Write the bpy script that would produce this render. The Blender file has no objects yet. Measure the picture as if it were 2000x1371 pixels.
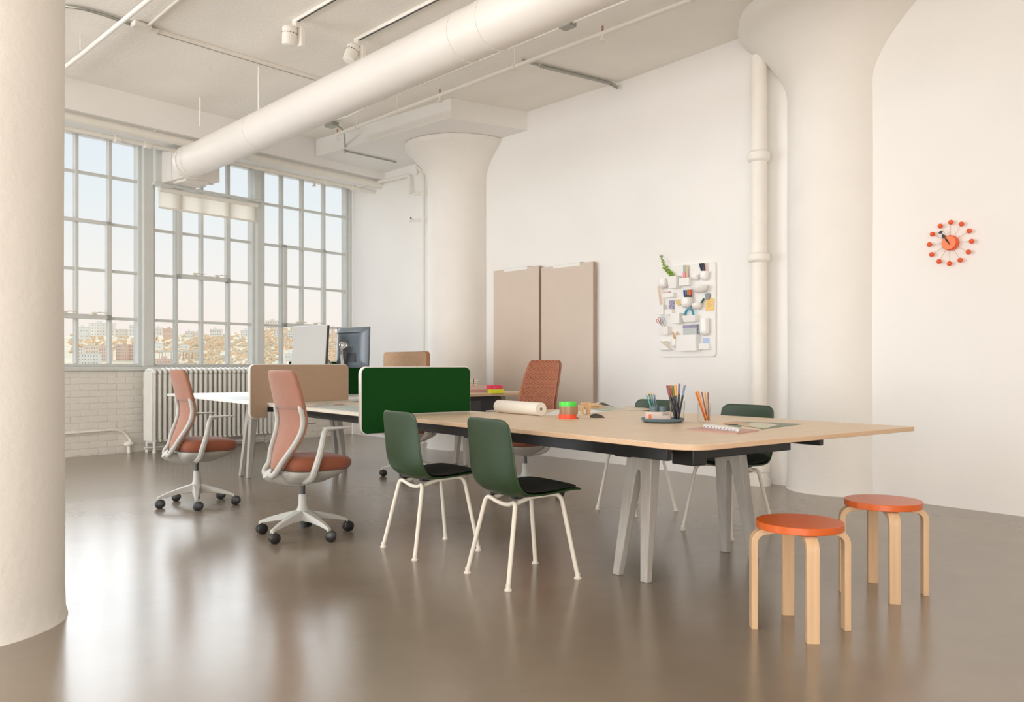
import bpy, bmesh, math, random
from mathutils import Vector, Matrix
random.seed(7)
R = math.radians
PI = math.pi
F = 1640.0            # focal length in pixels of the 2000x1371 frame
HC = 1.078            # camera height
SC = bpy.context.scene
COL = SC.collection

# ------------------------------------------------------------------ camera
cam_d = bpy.data.cameras.new('camera')
cam = bpy.data.objects.new('camera', cam_d)
COL.objects.link(cam)
cam.location = (0, 0, HC)
cam.rotation_euler = (R(90), 0, 0)
cam_d.sensor_width = 36
cam_d.lens = F / 2000 * 36
cam_d.shift_y = 26.5 / 2000
cam_d.clip_end = 2000
SC.camera = cam

# ------------------------------------------------------------------ world
wd = bpy.data.worlds.new('world')
SC.world = wd
wd.use_nodes = True
nt = wd.node_tree
nt.nodes.clear()
out = nt.nodes.new('ShaderNodeOutputWorld')
bg = nt.nodes.new('ShaderNodeBackground')
tc = nt.nodes.new('ShaderNodeTexCoord')
sx = nt.nodes.new('ShaderNodeSeparateXYZ')
cr = nt.nodes.new('ShaderNodeValToRGB')
nt.links.new(tc.outputs['Generated'], sx.inputs[0])
nt.links.new(sx.outputs['Z'], cr.inputs['Fac'])
nt.links.new(cr.outputs[0], bg.inputs['Color'])
nt.links.new(bg.outputs[0], out.inputs[0])
e = cr.color_ramp.elements
e[0].position = 0.0; e[0].color = (0.97, 0.86, 0.76, 1)
e[1].position = 0.5; e[1].color = (0.72, 0.84, 0.98, 1)
for p, c in ((0.04, (1.0, 0.90, 0.83, 1)), (0.10, (0.97, 0.93, 0.89, 1)), (0.18, (0.87, 0.91, 0.93, 1)), (0.27, (0.80, 0.87, 0.93, 1))):
    k = e.new(p); k.color = c
bg.inputs['Strength'].default_value = 1.02

SC.view_settings.view_transform = 'Standard'
SC.view_settings.look = 'None'
SC.view_settings.gamma = 1
SC.view_settings.use_curve_mapping = False
SC.view_settings.exposure = 0.0
SC.cycles.max_bounces = 10
SC.cycles.diffuse_bounces = 6
SC.cycles.transparent_max_bounces = 16
SC.cycles.caustics_reflective = False
SC.cycles.caustics_refractive = False

def area(name, loc, target, sx_, sy_, power, color):
    l = bpy.data.lights.new(name, 'AREA')
    l.shape = 'RECTANGLE'; l.size = sx_; l.size_y = sy_
    l.energy = power; l.color = color
    o = bpy.data.objects.new(name, l); COL.objects.link(o)
    o.location = loc
    o.rotation_euler = (Vector(target) - Vector(loc)).to_track_quat('-Z', 'Y').to_euler()
    return o
# added fill lamps left of and behind the camera, brightening the room
area('side_fill_light', (-9.2, 3.0, 2.1), (0.5, 6.5, 1.9), 6.0, 3.6, 500, (0.90, 0.95, 1.0))
area('rear_fill_light', (1.5, -4.6, 1.5), (1.0, 6, 3.6), 9.0, 2.6, 120, (1.0, 0.91, 0.80))
area('ceiling_fill_light', (-2.5, -3.6, 0.25), (0.0, 3.5, 4.13), 8.0, 3.5, 780, (1.0, 0.93, 0.86))  # added lamp near the floor, aimed up to brighten the ceiling
# hazy sky glow outside the window wall
sun_d = bpy.data.lights.new('hazy_sun', 'SUN'); sun_d.energy = 3.0; sun_d.angle = R(55); sun_d.color = (.94, .97, 1.0)
sun = bpy.data.objects.new('hazy_sun', sun_d); COL.objects.link(sun)
sun.rotation_euler = Vector((.58, -.76, -.42)).to_track_quat('-Z', 'Y').to_euler()

# ------------------------------------------------------------------ helpers: geometry on the floor / walls
def wall_back_pt(px):
    r = (px - 1000) / F
    s = (10.29 * r - .044) / (.675 + .738 * r)
    return Vector((.044 + .675 * s, 10.29 - .738 * s, 0))
def wall_right_pt(px):
    r = (px - 1000) / F
    q = (3.198 - 6.5 * r) / (.62 + .785 * r)
    return Vector((3.198 - .62 * q, 6.5 + .785 * q, 0))
def on_plane(px, py, h):
    z = F * (HC - h) / (py - 712.0)
    return Vector(((px - 1000) / F * z, z, h))

# ------------------------------------------------------------------ materials
MATS = {}
def mat(name, col, rough=.5, metal=0., spec=.5, noise=0., nscale=8., bump=0., bscale=60., bdist=.002, stretch=None, ior=None,
        col2=None, coat=0., sheen=0., bdetail=3, alpha=1., objspace=True):
    if name in MATS: return MATS[name]
    m = bpy.data.materials.new(name); m.use_nodes = True
    n = m.node_tree.nodes; L = m.node_tree.links
    b = n['Principled BSDF']
    b.inputs['Base Color'].default_value = (*col, 1)
    b.inputs['Roughness'].default_value = rough
    b.inputs['Metallic'].default_value = metal
    b.inputs['Specular IOR Level'].default_value = spec
    if ior: b.inputs['IOR'].default_value = ior
    if coat: b.inputs['Coat Weight'].default_value = coat; b.inputs['Coat Roughness'].default_value = .15
    if sheen: b.inputs['Sheen Weight'].default_value = sheen; b.inputs['Sheen Roughness'].default_value = .5
    if noise or bump or col2:
        t = n.new('ShaderNodeTexCoord'); mp = n.new('ShaderNodeMapping')
        L.new(t.outputs['Object'], mp.inputs[0])
        if stretch: mp.inputs['Scale'].default_value = stretch
    if noise or col2:
        tx = n.new('ShaderNodeTexNoise'); tx.inputs['Scale'].default_value = nscale; tx.inputs['Detail'].default_value = 5
        L.new(mp.outputs[0], tx.inputs['Vector'])
        mx = n.new('ShaderNodeMix'); mx.data_type = 'RGBA'
        c2 = col2 if col2 else tuple(max(0, c * (1 - noise)) for c in col)
        mx.inputs['A'].default_value = (*col, 1); mx.inputs['B'].default_value = (*c2, 1)
        rp = n.new('ShaderNodeValToRGB'); rp.color_ramp.elements[0].position = .35; rp.color_ramp.elements[1].position = .68
        L.new(tx.outputs['Fac'], rp.inputs[0]); L.new(rp.outputs[0], mx.inputs['Factor'])
        L.new(mx.outputs['Result'], b.inputs['Base Color'])
    if bump:
        t2 = n.new('ShaderNodeTexNoise'); t2.inputs['Scale'].default_value = bscale; t2.inputs['Detail'].default_value = bdetail
        L.new(mp.outputs[0], t2.inputs['Vector'])
        bp = n.new('ShaderNodeBump'); bp.inputs['Strength'].default_value = bump; bp.inputs['Distance'].default_value = bdist
        L.new(t2.outputs['Fac'], bp.inputs['Height']); L.new(bp.outputs[0], b.inputs['Normal'])
    MATS[name] = m
    return m

M_wall = mat('wall_paint', (.88, .868, .848), .7, noise=.03, nscale=1.2, bump=.25, bscale=90, bdist=.002)
M_ceil = mat('ceiling_paint', (.92, .885, .83), .75, noise=.05, nscale=1.5, bump=.5, bscale=24, bdist=.006, bdetail=8)
M_col = mat('column_plaster', (.85, .825, .785), .75, noise=.03, nscale=3, bump=.5, bscale=28, bdist=.006, bdetail=7)
M_brick = mat('painted_brick', (.80, .77, .71), .65, noise=.08, nscale=4, bump=.5, bscale=50, bdist=.004)
M_mortar = mat('painted_mortar', (.79, .76, .70), .8, bump=.5, bscale=60, bdist=.004)
M_frame = mat('window_paint', (.66, .68, .66), .4, noise=.04)
M_pipe = mat('painted_pipe', (.85, .82, .76), .45, noise=.04)
M_duct = mat('painted_duct', (.79, .755, .71), .42, noise=.03, nscale=2)
M_rad = mat('radiator_paint', (.78, .77, .72), .4, noise=.05)
M_steel = mat('galvanised_steel', (.42, .42, .38), .4, metal=.6, noise=.2, nscale=40)
M_black = mat('black_metal', (.018, .018, .018), .45, noise=.2, nscale=20)
M_grayblack = mat('graphite_metal', (.045, .047, .05), .45)
M_rubber = mat('black_rubber', (.012, .012, .013), .35)
M_softgrey = mat('soft_grey_plastic', (.47, .465, .435), .45)
M_white = mat('white_plastic', (.86, .85, .83), .28)
M_cream = mat('cream_powder_coat', (.74, .69, .60), .38)
M_green = mat('forest_green_plastic', (.019, .044, .015), .42, spec=.42, bump=.15, bscale=500, bdist=.0005)
M_pad = mat('near_black_seat_fabric', (.006, .008, .006), .9)
M_gfab = mat('green_screen_fabric', (.003, .052, .006), .9, spec=.2, bump=.6, bscale=220, bdist=.001, stretch=(1, 1, 2.5))
M_bfab = mat('beige_screen_fabric', (.42, .30, .21), .9, bump=.5, bscale=400, bdist=.0008, noise=.04, nscale=30)
M_trim = mat('screen_white_trim', (.78, .77, .74), .45)
M_cork = mat('cork', (.66, .44, .29), .8, col2=(.52, .31, .18), nscale=120, bump=.4, bscale=120)
M_corkedge = mat('cork_edge', (.40, .20, .11), .7)
M_terra = mat('terracotta_fabric', (.335, .142, .088), .8, noise=.08, nscale=20, bump=.3, bscale=600, bdist=.0006, sheen=.3)
M_terra2 = mat('terracotta_seat_fabric', (.25, .070, .030), .8, noise=.08, nscale=20, bump=.3, bscale=600, bdist=.0006, sheen=.2)
M_legwood = mat('grey_leg_paint', (.41, .385, .35), .42, noise=.12, nscale=6, stretch=(8, 8, 1))
M_panel = mat('beige_panel_fabric', (.66, .565, .485), .85, bump=.3, bscale=400, bdist=.0008, noise=.03, nscale=5)
M_paneledge = mat('beige_panel_edge', (.44, .33, .25), .8)
M_orange = mat('orange_lacquer', (.62, .115, .016), .3, noise=.03, nscale=3)
M_clock = mat('clock_orange', (.80, .10, .018), .35)
M_clockface = mat('clock_face_orange', (.93, .22, .07), .45)
M_paper = mat('white_paper', (.82, .77, .69), .85, bump=.1, bscale=300)
M_wsheet = mat('bright_paper', (.85, .85, .82), .8)

def wood_mat(name, c1, c2, scale=2.2, rough=.45, axis='x', amt=1.):
    m = bpy.data.materials.new(name); m.use_nodes = True
    n = m.node_tree.nodes; L = m.node_tree.links; b = n['Principled BSDF']
    t = n.new('ShaderNodeTexCoord'); mp = n.new('ShaderNodeMapping')
    s = {'x': (1.2, 16, 16), 'y': (16, 1.2, 16), 'z': (16, 16, 1.0)}[axis]
    mp.inputs['Scale'].default_value = s
    L.new(t.outputs['Object'], mp.inputs[0])
    a = n.new('ShaderNodeTexNoise'); a.inputs['Scale'].default_value = scale; a.inputs['Detail'].default_value = 6; a.inputs['Distortion'].default_value = .4
    L.new(mp.outputs[0], a.inputs['Vector'])
    rp = n.new('ShaderNodeValToRGB')
    rp.color_ramp.elements[0].position = .3; rp.color_ramp.elements[0].color = (*c1, 1)
    rp.color_ramp.elements[1].position = .72; rp.color_ramp.elements[1].color = (*c2, 1)
    L.new(a.outputs['Fac'], rp.inputs[0]); L.new(rp.outputs[0], b.inputs['Base Color'])
    b.inputs['Roughness'].default_value = rough
    MATS[name] = m
    return m
M_oak = wood_mat('oak_top', (.76, .62, .465), (.70, .545, .385), rough=.42)
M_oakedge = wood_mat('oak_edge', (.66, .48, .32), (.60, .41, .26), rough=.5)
M_birch = wood_mat('birch', (.66, .46, .28), (.57, .37, .21), axis='z', rough=.4)
M_block = wood_mat('beech_blocks', (.74, .51, .29), (.62, .38, .18), scale=6, rough=.5)
M_wtop = mat('white_table_surface', (.84, .84, .81), .35)  # far section of the long table, whiter than the oak sections

def floor_mat():
    m = bpy.data.materials.new('polished_concrete'); m.use_nodes = True
    n = m.node_tree.nodes; L = m.node_tree.links; b = n['Principled BSDF']
    t = n.new('ShaderNodeTexCoord')
    a = n.new('ShaderNodeTexNoise'); a.inputs['Scale'].default_value = .55; a.inputs['Detail'].default_value = 9; a.inputs['Roughness'].default_value = .62
    L.new(t.outputs['Object'], a.inputs['Vector'])
    rp = n.new('ShaderNodeValToRGB')
    E = rp.color_ramp.elements
    E[0].position = .32; E[0].color = (.215, .172, .128, 1)
    E[1].position = .70; E[1].color = (.285, .235, .182, 1)
    L.new(a.outputs['Fac'], rp.inputs[0])
    # small dark pits and trowel marks
    v = n.new('ShaderNodeTexNoise'); v.inputs['Scale'].default_value = 14; v.inputs['Detail'].default_value = 8; v.inputs['Roughness'].default_value = .7
    mp = n.new('ShaderNodeMapping'); mp.inputs['Scale'].default_value = (1, 2.4, 1); mp.inputs['Rotation'].default_value = (0, 0, R(20))
    L.new(t.outputs['Object'], mp.inputs[0]); L.new(mp.outputs[0], v.inputs['Vector'])
    r2 = n.new('ShaderNodeValToRGB'); r2.color_ramp.elements[0].position = .22; r2.color_ramp.elements[0].color = (.62, .62, .62, 1)
    r2.color_ramp.elements[1].position = .34; r2.color_ramp.elements[1].color = (1, 1, 1, 1)
    L.new(v.outputs['Fac'], r2.inputs[0])
    mx = n.new('ShaderNodeMix'); mx.data_type = 'RGBA'; mx.blend_type = 'MULTIPLY'; mx.inputs['Factor'].default_value = .7
    L.new(rp.outputs[0], mx.inputs['A']); L.new(r2.outputs[0], mx.inputs['B'])
    L.new(mx.outputs['Result'], b.inputs['Base Color'])
    rr = n.new('ShaderNodeMapRange'); rr.inputs['To Min'].default_value = .17; rr.inputs['To Max'].default_value = .29
    L.new(a.outputs['Fac'], rr.inputs['Value']); L.new(rr.outputs[0], b.inputs['Roughness'])
    b.inputs['IOR'].default_value = 1.95
    bp = n.new('ShaderNodeBump'); bp.inputs['Strength'].default_value = .07; bp.inputs['Distance'].default_value = .003
    w = n.new('ShaderNodeTexNoise'); w.inputs['Scale'].default_value = 16; w.inputs['Detail'].default_value = 4
    L.new(mp.outputs[0], w.inputs['Vector'])
    L.new(w.outputs['Fac'], bp.inputs['Height']); L.new(bp.outputs[0], b.inputs['Normal'])
    return m
M_floor = floor_mat()

def glass_mat(name, tint=(.97, .98, .98), refl=.06):
    m = bpy.data.materials.new(name); m.use_nodes = True
    n = m.node_tree.nodes; L = m.node_tree.links; n.clear()
    o = n.new('ShaderNodeOutputMaterial'); t = n.new('ShaderNodeBsdfTransparent'); g = n.new('ShaderNodeBsdfGlossy')
    t.inputs[0].default_value = (*tint, 1); g.inputs['Roughness'].default_value = .02
    mx = n.new('ShaderNodeMixShader'); lw = n.new('ShaderNodeLayerWeight'); lw.inputs[0].default_value = .5; fr = n.new('ShaderNodeMath'); fr.operation = 'POWER'; fr.inputs[1].default_value = 4; L.new(lw.outputs['Facing'], fr.inputs[0])
    L.new(fr.outputs[0], mx.inputs[0]); L.new(t.outputs[0], mx.inputs[1]); L.new(g.outputs[0], mx.inputs[2]); L.new(mx.outputs[0], o.inputs[0])
    return m
M_pane = glass_mat('window_glass')
M_tumbler = glass_mat('tumbler_glass', (.985, .985, .985))
def shade_mat():
    m = bpy.data.materials.new('sheer_blind_fabric'); m.use_nodes = True
    n = m.node_tree.nodes; L = m.node_tree.links; n.clear()
    o = n.new('ShaderNodeOutputMaterial'); t = n.new('ShaderNodeBsdfTransparent'); g = n.new('ShaderNodeBsdfTranslucent'); d = n.new('ShaderNodeBsdfDiffuse')
    g.inputs[0].default_value = (.85, .80, .72, 1); d.inputs[0].default_value = (.85, .80, .72, 1)
    m1 = n.new('ShaderNodeMixShader'); m1.inputs[0].default_value = .4; m2 = n.new('ShaderNodeMixShader'); m2.inputs[0].default_value = .35
    L.new(g.outputs[0], m1.inputs[1]); L.new(d.outputs[0], m1.inputs[2]); L.new(m1.outputs[0], m2.inputs[1]); L.new(t.outputs[0], m2.inputs[2]); L.new(m2.outputs[0], o.inputs[0])
    return m
M_shade = shade_mat()

def knit_mat():
    m = bpy.data.materials.new('woven_knit'); m.use_nodes = True
    n = m.node_tree.nodes; L = m.node_tree.links; b = n['Principled BSDF']
    b.inputs['Base Color'].default_value = (.37, .145, .08, 1); b.inputs['Roughness'].default_value = .85
    return m
M_knit = knit_mat()

# ------------------------------------------------------------------ mesh builder
class MB:
    def __init__(s): s.v = []; s.f = []
    def add(s, vs, fs, mtx=None):
        o = len(s.v)
        for p in vs:
            p = Vector(p)
            s.v.append(tuple(mtx @ p if mtx else p))
        s.f += [tuple(i + o for i in f) for f in fs]
        return s
    def box(s, lo, hi, mtx=None):
        x0, y0, z0 = lo; x1, y1, z1 = hi
        if x0 > x1: x0, x1 = x1, x0
        if y0 > y1: y0, y1 = y1, y0
        if z0 > z1: z0, z1 = z1, z0
        vs = [(x0, y0, z0), (x1, y0, z0), (x1, y1, z0), (x0, y1, z0), (x0, y0, z1), (x1, y0, z1), (x1, y1, z1), (x0, y1, z1)]
        return s.add(vs, [(0, 3, 2, 1), (4, 5, 6, 7), (0, 1, 5, 4), (1, 2, 6, 5), (2, 3, 7, 6), (3, 0, 4, 7)], mtx)
    def cbox(s, c, d, mtx=None):
        return s.box([c[i] - d[i] / 2 for i in range(3)], [c[i] + d[i] / 2 for i in range(3)], mtx)
    def prism(s, poly, z0, z1, mtx=None):
        a = sum(poly[i][0] * poly[(i + 1) % len(poly)][1] - poly[(i + 1) % len(poly)][0] * poly[i][1] for i in range(len(poly)))
        if a < 0: poly = poly[::-1]
        n = len(poly)
        vs = [(p[0], p[1], z0) for p in poly] + [(p[0], p[1], z1) for p in poly]
        fs = [tuple(range(n - 1, -1, -1)), tuple(range(n, 2 * n))] + [(i, (i + 1) % n, n + (i + 1) % n, n + i) for i in range(n)]
        return s.add(vs, fs, mtx)
    def tube(s, path, r, n=12, mtx=None, caps=True):
        path = [Vector(p) for p in path]
        rs = r if isinstance(r, (list, tuple)) else [r] * len(path)
        vs = []; fs = []
        t0 = (path[1] - path[0]).normalized()
        up = Vector((0, 0, 1)) if abs(t0.z) < .9 else Vector((1, 0, 0))
        nx = t0.cross(up).normalized()
        for i, p in enumerate(path):
            if i == 0: t = path[1] - path[0]
            elif i == len(path) - 1: t = path[-1] - path[-2]
            else: t = (path[i + 1] - path[i]).normalized() + (path[i] - path[i - 1]).normalized()
            t.normalize()
            nx = (nx - t * nx.dot(t)).normalized(); ny = t.cross(nx)
            for k in range(n):
                a = 2 * PI * k / n
                vs.append(p + (nx * math.cos(a) + ny * math.sin(a)) * rs[i])
        for i in range(len(path) - 1):
            for k in range(n):
                a = i * n + k; b = i * n + (k + 1) % n
                fs.append((a, b, b + n, a + n))
        if caps:
            fs.append(tuple(range(n - 1, -1, -1))); fs.append(tuple(range((len(path) - 1) * n, len(path) * n)))
        return s.add(vs, fs, mtx)
    def lathe(s, prof, n=32, mtx=None, closed=False, a0=0, a1=2 * PI):
        full = abs(a1 - a0 - 2 * PI) < 1e-6
        m = n if full else n + 1
        vs = []; fs = []
        for r, z in prof:
            for k in range(m):
                a = a0 + (a1 - a0) * k / n
                vs.append((r * math.cos(a), r * math.sin(a), z))
        for i in range(len(prof) - 1):
            for k in range(n):
                b = (k + 1) % m
                fs.append((i * m + k, i * m + b, (i + 1) * m + b, (i + 1) * m + k))
        if full:
            if closed:
                for k in range(n):
                    b = (k + 1) % m; i = len(prof) - 1
                    fs.append((i * m + k, i * m + b, b, k))
            else:
                fs.append(tuple(range(m - 1, -1, -1))); fs.append(tuple(range((len(prof) - 1) * m, len(prof) * m)))
        return s.add(vs, fs, mtx)
    def sphere(s, c, r, n=16, mtx=None, sz=1.):
        vs = []; fs = []; h = n // 2
        for i in range(1, h):
            t = PI * i / h
            for k in range(n):
                a = 2 * PI * k / n
                vs.append((c[0] + r * math.sin(t) * math.cos(a), c[1] + r * math.sin(t) * math.sin(a), c[2] + r * sz * math.cos(t)))
        for i in range(h - 2):
            for k in range(n):
                fs.append((i * n + k, (i + 1) * n + k, (i + 1) * n + (k + 1) % n, i * n + (k + 1) % n))
        vs.append((c[0], c[1], c[2] + r * sz)); vs.append((c[0], c[1], c[2] - r * sz))
        for k in range(n):
            fs.append((len(vs) - 2, k, (k + 1) % n)); fs.append((len(vs) - 1, (h - 2) * n + (k + 1) % n, (h - 2) * n + k))
        return s.add(vs, fs, mtx)
    def sheet(s, grid, mtx=None):
        nr = len(grid); nc = len(grid[0])
        vs = [p for row in grid for p in row]
        fs = [(i * nc + j, i * nc + j + 1, (i + 1) * nc + j + 1, (i + 1) * nc + j) for i in range(nr - 1) for j in range(nc - 1)]
        return s.add(vs, fs, mtx)
    def build(s, name, m, parent=None, smooth=True, bevel=0, seg=2, sub=0, solid=0, soff=0, angle=35, loc=None, rz=None, rot=None, kind=None, label=None):
        me = bpy.data.meshes.new(name)
        me.from_pydata(s.v, [], s.f)
        bm = bmesh.new(); bm.from_mesh(me); bmesh.ops.recalc_face_normals(bm, faces=bm.faces); bm.to_mesh(me); bm.free()
        me.materials.append(m)
        if smooth:
            me.polygons.foreach_set('use_smooth', [True] * len(me.polygons))
            if not (solid or sub): me.set_sharp_from_angle(angle=R(angle))
        o = bpy.data.objects.new(name, me); COL.objects.link(o)
        if parent is not None: o.parent = parent
        if loc is not None: o.location = loc
        if rz is not None: o.rotation_euler = (0, 0, rz)
        if rot is not None: o.rotation_euler = rot
        if solid:
            q = o.modifiers.new('solid', 'SOLIDIFY'); q.thickness = solid; q.offset = soff
        if bevel:
            q = o.modifiers.new('bevel', 'BEVEL'); q.width = bevel; q.segments = seg; q.limit_method = 'ANGLE'; q.angle_limit = R(40)
            q.harden_normals = False
        if sub:
            q = o.modifiers.new('sub', 'SUBSURF'); q.levels = sub; q.render_levels = sub
        if kind: o['kind'] = kind
        if label: o['label'] = label
        return o

def thing(name, label, cat, loc=(0, 0, 0), rz=0, group=None):
    o = bpy.data.objects.new(name, None); COL.objects.link(o)
    o.empty_display_size = .1
    o.location = loc; o.rotation_euler = (0, 0, rz)
    o['label'] = label; o['category'] = cat
    if group: o['group'] = group
    return o
def tag(o, label, cat, group=None):
    o['label'] = label; o['category'] = cat
    if group: o['group'] = group
    return o
def struct_root(name, loc=(0, 0, 0), rz=0):
    o = bpy.data.objects.new(name, None); COL.objects.link(o)
    o.location = loc; o.rotation_euler = (0, 0, rz); o['kind'] = 'structure'
    return o
def dup(root, loc, rz, label, group=None):
    r = root.copy(); COL.objects.link(r); r.location = loc; r.rotation_euler = (0, 0, rz); r['label'] = label
    if group: r['group'] = group
    for ch in list(root.children):
        c = ch.copy(); COL.objects.link(c); c.parent = r
        for g in list(ch.children):
            d = g.copy(); COL.objects.link(d); d.parent = c
    return r
def fillet(pts, r, n=5):
    pts = [Vector(p) for p in pts]; res = [pts[0]]
    for i in range(1, len(pts) - 1):
        a, b, c = pts[i - 1], pts[i], pts[i + 1]
        d1 = (a - b); d2 = (c - b); rr = min(r, d1.length * .45, d2.length * .45)
        p, q = b + d1.normalized() * rr, b + d2.normalized() * rr
        for k in range(n + 1):
            t = k / n
            res.append(p * (1 - t) ** 2 + b * 2 * t * (1 - t) + q * t * t)
    res.append(pts[-1])
    return res
def rrect(x0, y0, x1, y1, r, n=6, corners=(1, 1, 1, 1)):
    pts = []
    for (cx, cy, a, on) in ((x0 + r, y0 + r, PI, corners[0]), (x1 - r, y0 + r, 1.5 * PI, corners[1]), (x1 - r, y1 - r, 0, corners[2]), (x0 + r, y1 - r, .5 * PI, corners[3])):
        if on:
            for k in range(n + 1):
                t = a + .5 * PI * k / n
                pts.append((cx + r * math.cos(t), cy + r * math.sin(t)))
        else:
            pts.append((x0 if cx < (x0 + x1) / 2 else x1, y0 if cy < (y0 + y1) / 2 else y1))
    return pts
def smooth_path(pts, n=6):
    pts = [Vector(p) for p in pts]; res = []
    P = [pts[0]] + pts + [pts[-1]]
    for i in range(1, len(P) - 2):
        for k in range(n):
            t = k / n
            a, b, c, d = P[i - 1], P[i], P[i + 1], P[i + 2]
            res.append(.5 * ((2 * b) + (c - a) * t + (2 * a - 5 * b + 4 * c - d) * t * t + (3 * b - a - 3 * c + d) * t ** 3))
    res.append(pts[-1])
    return res

# ================================================================== ROOM
CZ = 4.13
W0 = Vector((-2.48, 13.05, 0))
EX = Vector((.6357, .772, 0)).normalized()        # along the window wall, towards the far corner
NX = Vector((.772, -.6357, 0)).normalized()       # into the room
RW = math.atan2(EX.y, EX.x)
def wl(t, y=0, z=0):                               # t from the corner leftwards, y outwards
    p = W0 - EX * t - NX * y
    return Vector((p.x, p.y, z))
K = Vector((1.221, 9.003, 0))
RE = Vector((3.198 + .62 * 11, 6.5 - .785 * 11, 0))
LW = wl(9)
poly = [(W0.x, W0.y), (K.x, K.y), (RE.x, RE.y), (RE.x, -5), (-10, -5), (-10, LW.y), (LW.x, LW.y)]
MB().prism(poly, -.12, 0).build('floor', M_floor, kind='structure', smooth=False)
MB().prism(poly, CZ, CZ + .15).build('ceiling', M_ceil, kind='structure', smooth=False)
def wallprism(name, a, b, nrm, m=M_wall, z1=CZ + .15, th=.3):
    nrm = Vector(nrm).normalized() * th
    return MB().prism([(a.x, a.y), (b.x, b.y), (b.x + nrm.x, b.y + nrm.y), (a.x + nrm.x, a.y + nrm.y)], 0, z1).build(name, m, kind='structure', smooth=False)
wallprism('wall_back', W0, K, (.738, .675, 0))
wallprism('wall_right', K, RE, (.785, .62, 0))

# ---- window wall, its own frame: x = -t, y outwards
SILL = 1.055; HEAD = 3.80
ww = MB().box((-9, .004, 0), (0, .30, SILL))
for t0, t1 in ((4.95, 9.0),):
    ww.box((-t1, .0, SILL), (-t0, .30, CZ + .15))
ww.box((-4.95, 0, HEAD + .05), (0, .30, CZ + .15))
wallw = ww.build('wall_window', M_mortar, kind='structure', smooth=False, loc=W0, rz=RW)
# painted bricks in running bond
bh, bw = .0765, .215
br = MB().box((-bw / 2 + .0025, -.002, .0025), (bw / 2 - .0025, .02, bh - .0025)).build('brick', M_brick, wallw, bevel=.0025, seg=1)
br.location = (-.3, 0, .0)
first = True
for row in range(13):
    x = -.12 - (bw / 2 if row % 2 else 0)
    while x > -4.75:
        if first: o = br; first = False
        else: o = br.copy(); COL.objects.link(o); o.parent = wallw
        o.location = (x, random.uniform(-.0015, .0015), row * bh + .005)
        x -= bw
MB().box((-9, -.03, SILL - .055), (0, .25, SILL)).build('trim_1', M_frame, kind='structure', bevel=.006, loc=W0, rz=RW)
# head beam
MB().box((-9, -.888, HEAD), (0, 0, CZ)).build('trim_2', M_wall, kind='structure', smooth=False, loc=W0, rz=RW)
# dropped ceiling panel over the far column
dp = [(-.704, 9.62), (.175, 10.13), (.30, 10.2), (W0.x + .3, W0.y + .1), (W0.x, W0.y), (-2.665, 11.41)]
MB().prism(dp, 3.905, CZ).build('trim_3', M_wall, kind='structure', smooth=False)

def wt(px):
    r = (px - 1000) / F
    return (13.05 * r + 2.48) / (.772 * r - .6357)

def window(name, t0, t1, cols, sash, shade=False):
    """t0<t1 from the corner; cols = t of the vertical bars; sash = (ta, tb, za, zb)"""
    w = struct_root(name, W0, RW)
    fy0, fy1 = .05, .12
    MB().box((-t1, .03, SILL), (-t1 + .04, .15, HEAD + .05)).build('window_frame', M_frame, w, bevel=.004)
    MB().box((-t0 - .04, .03, SILL), (-t0, .15, HEAD + .05)).build('window_frame', M_frame, w, bevel=.004)
    MB().box((-t1 + .04, .03, HEAD), (-t0 - .04, .15, HEAD + .05)).build('window_frame', M_frame, w, bevel=.004)
    MB().box((-t1 + .04, .03, SILL), (-t0 - .04, .15, SILL + .035)).build('window_frame', M_frame, w, bevel=.004)
    rows = [1.64, 2.215, 2.785, 3.36]
    edges = [t0 + .04] + sorted(cols) + [t1 - .04]
    levels = [SILL + .035] + rows + [HEAD]
    for c in cols:
        wd_ = .020
        MB().box((-c - wd_, fy0, SILL + .035), (-c + wd_, fy1, HEAD)).build('mullion', M_frame, w, bevel=.004)
    for z in rows:
        MB().box((-t1 + .04, fy0 + .008, z - .017), (-t0 - .04, fy1 - .008, z + .017)).build('mullion', M_frame, w, bevel=.003)
    for i in range(len(edges) - 1):
        for j in range(len(levels) - 1):
            MB().box((-edges[i + 1] + .015, .083, levels[j] + .01), (-edges[i] - .015, .089, levels[j + 1] - .01)).build('pane', M_pane, w, smooth=False)
    ta, tb, za, zb = sash
    s = .038
    q = MB().box((-tb, .012, za - .02), (-tb + s * 1.6, .07, zb + .02)).box((-ta - s * 1.6, .012, za - .02), (-ta, .07, zb + .02))
    q.box((-tb, .012, za - .02), (-ta, .07, za + s)).box((-tb, .012, zb - s * .6), (-ta, .07, zb + .02))
    q.build('sash', M_frame, w, bevel=.004)
    for k in ((.3, .72) if tb - ta > .5 else (.45,)):
        tt = tb - (tb - ta) * k
        l = MB().cbox((-tt, -.005, za + .045), (.05, .035, .035)).tube([(-tt, -.02, za + .05), (-tt + .04, -.035, za + .062), (-tt + .13, -.04, za + .058)], .007, 8)
        l.build('window_latch', M_cream, w)
    return w
c3 = [wt(555.5), wt(595.5), wt(638)]
c2 = [wt(349), wt(399), wt(451)]
c1 = [wt(219.5), wt(154), wt(154) + .40]
window('window_1', 3.345, 4.95, c1, (c1[0] + .0, c1[2], 1.64, 2.785))
window('window_2', 1.72, 3.205, c2, (c2[2], c2[0], 2.215, 3.36))
window('window_3', .06, 1.60, c3, (c3[2], c3[0], 1.64, 2.785))
for i, (ta, tb) in enumerate(((1.60, 1.72), (3.205, 3.345))):
    MB().box((-tb, -.03, SILL), (-ta, .2, HEAD + .05)).build('trim_%d' % (4 + i), M_frame, kind='structure', bevel=.01, loc=W0, rz=RW)
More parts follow.
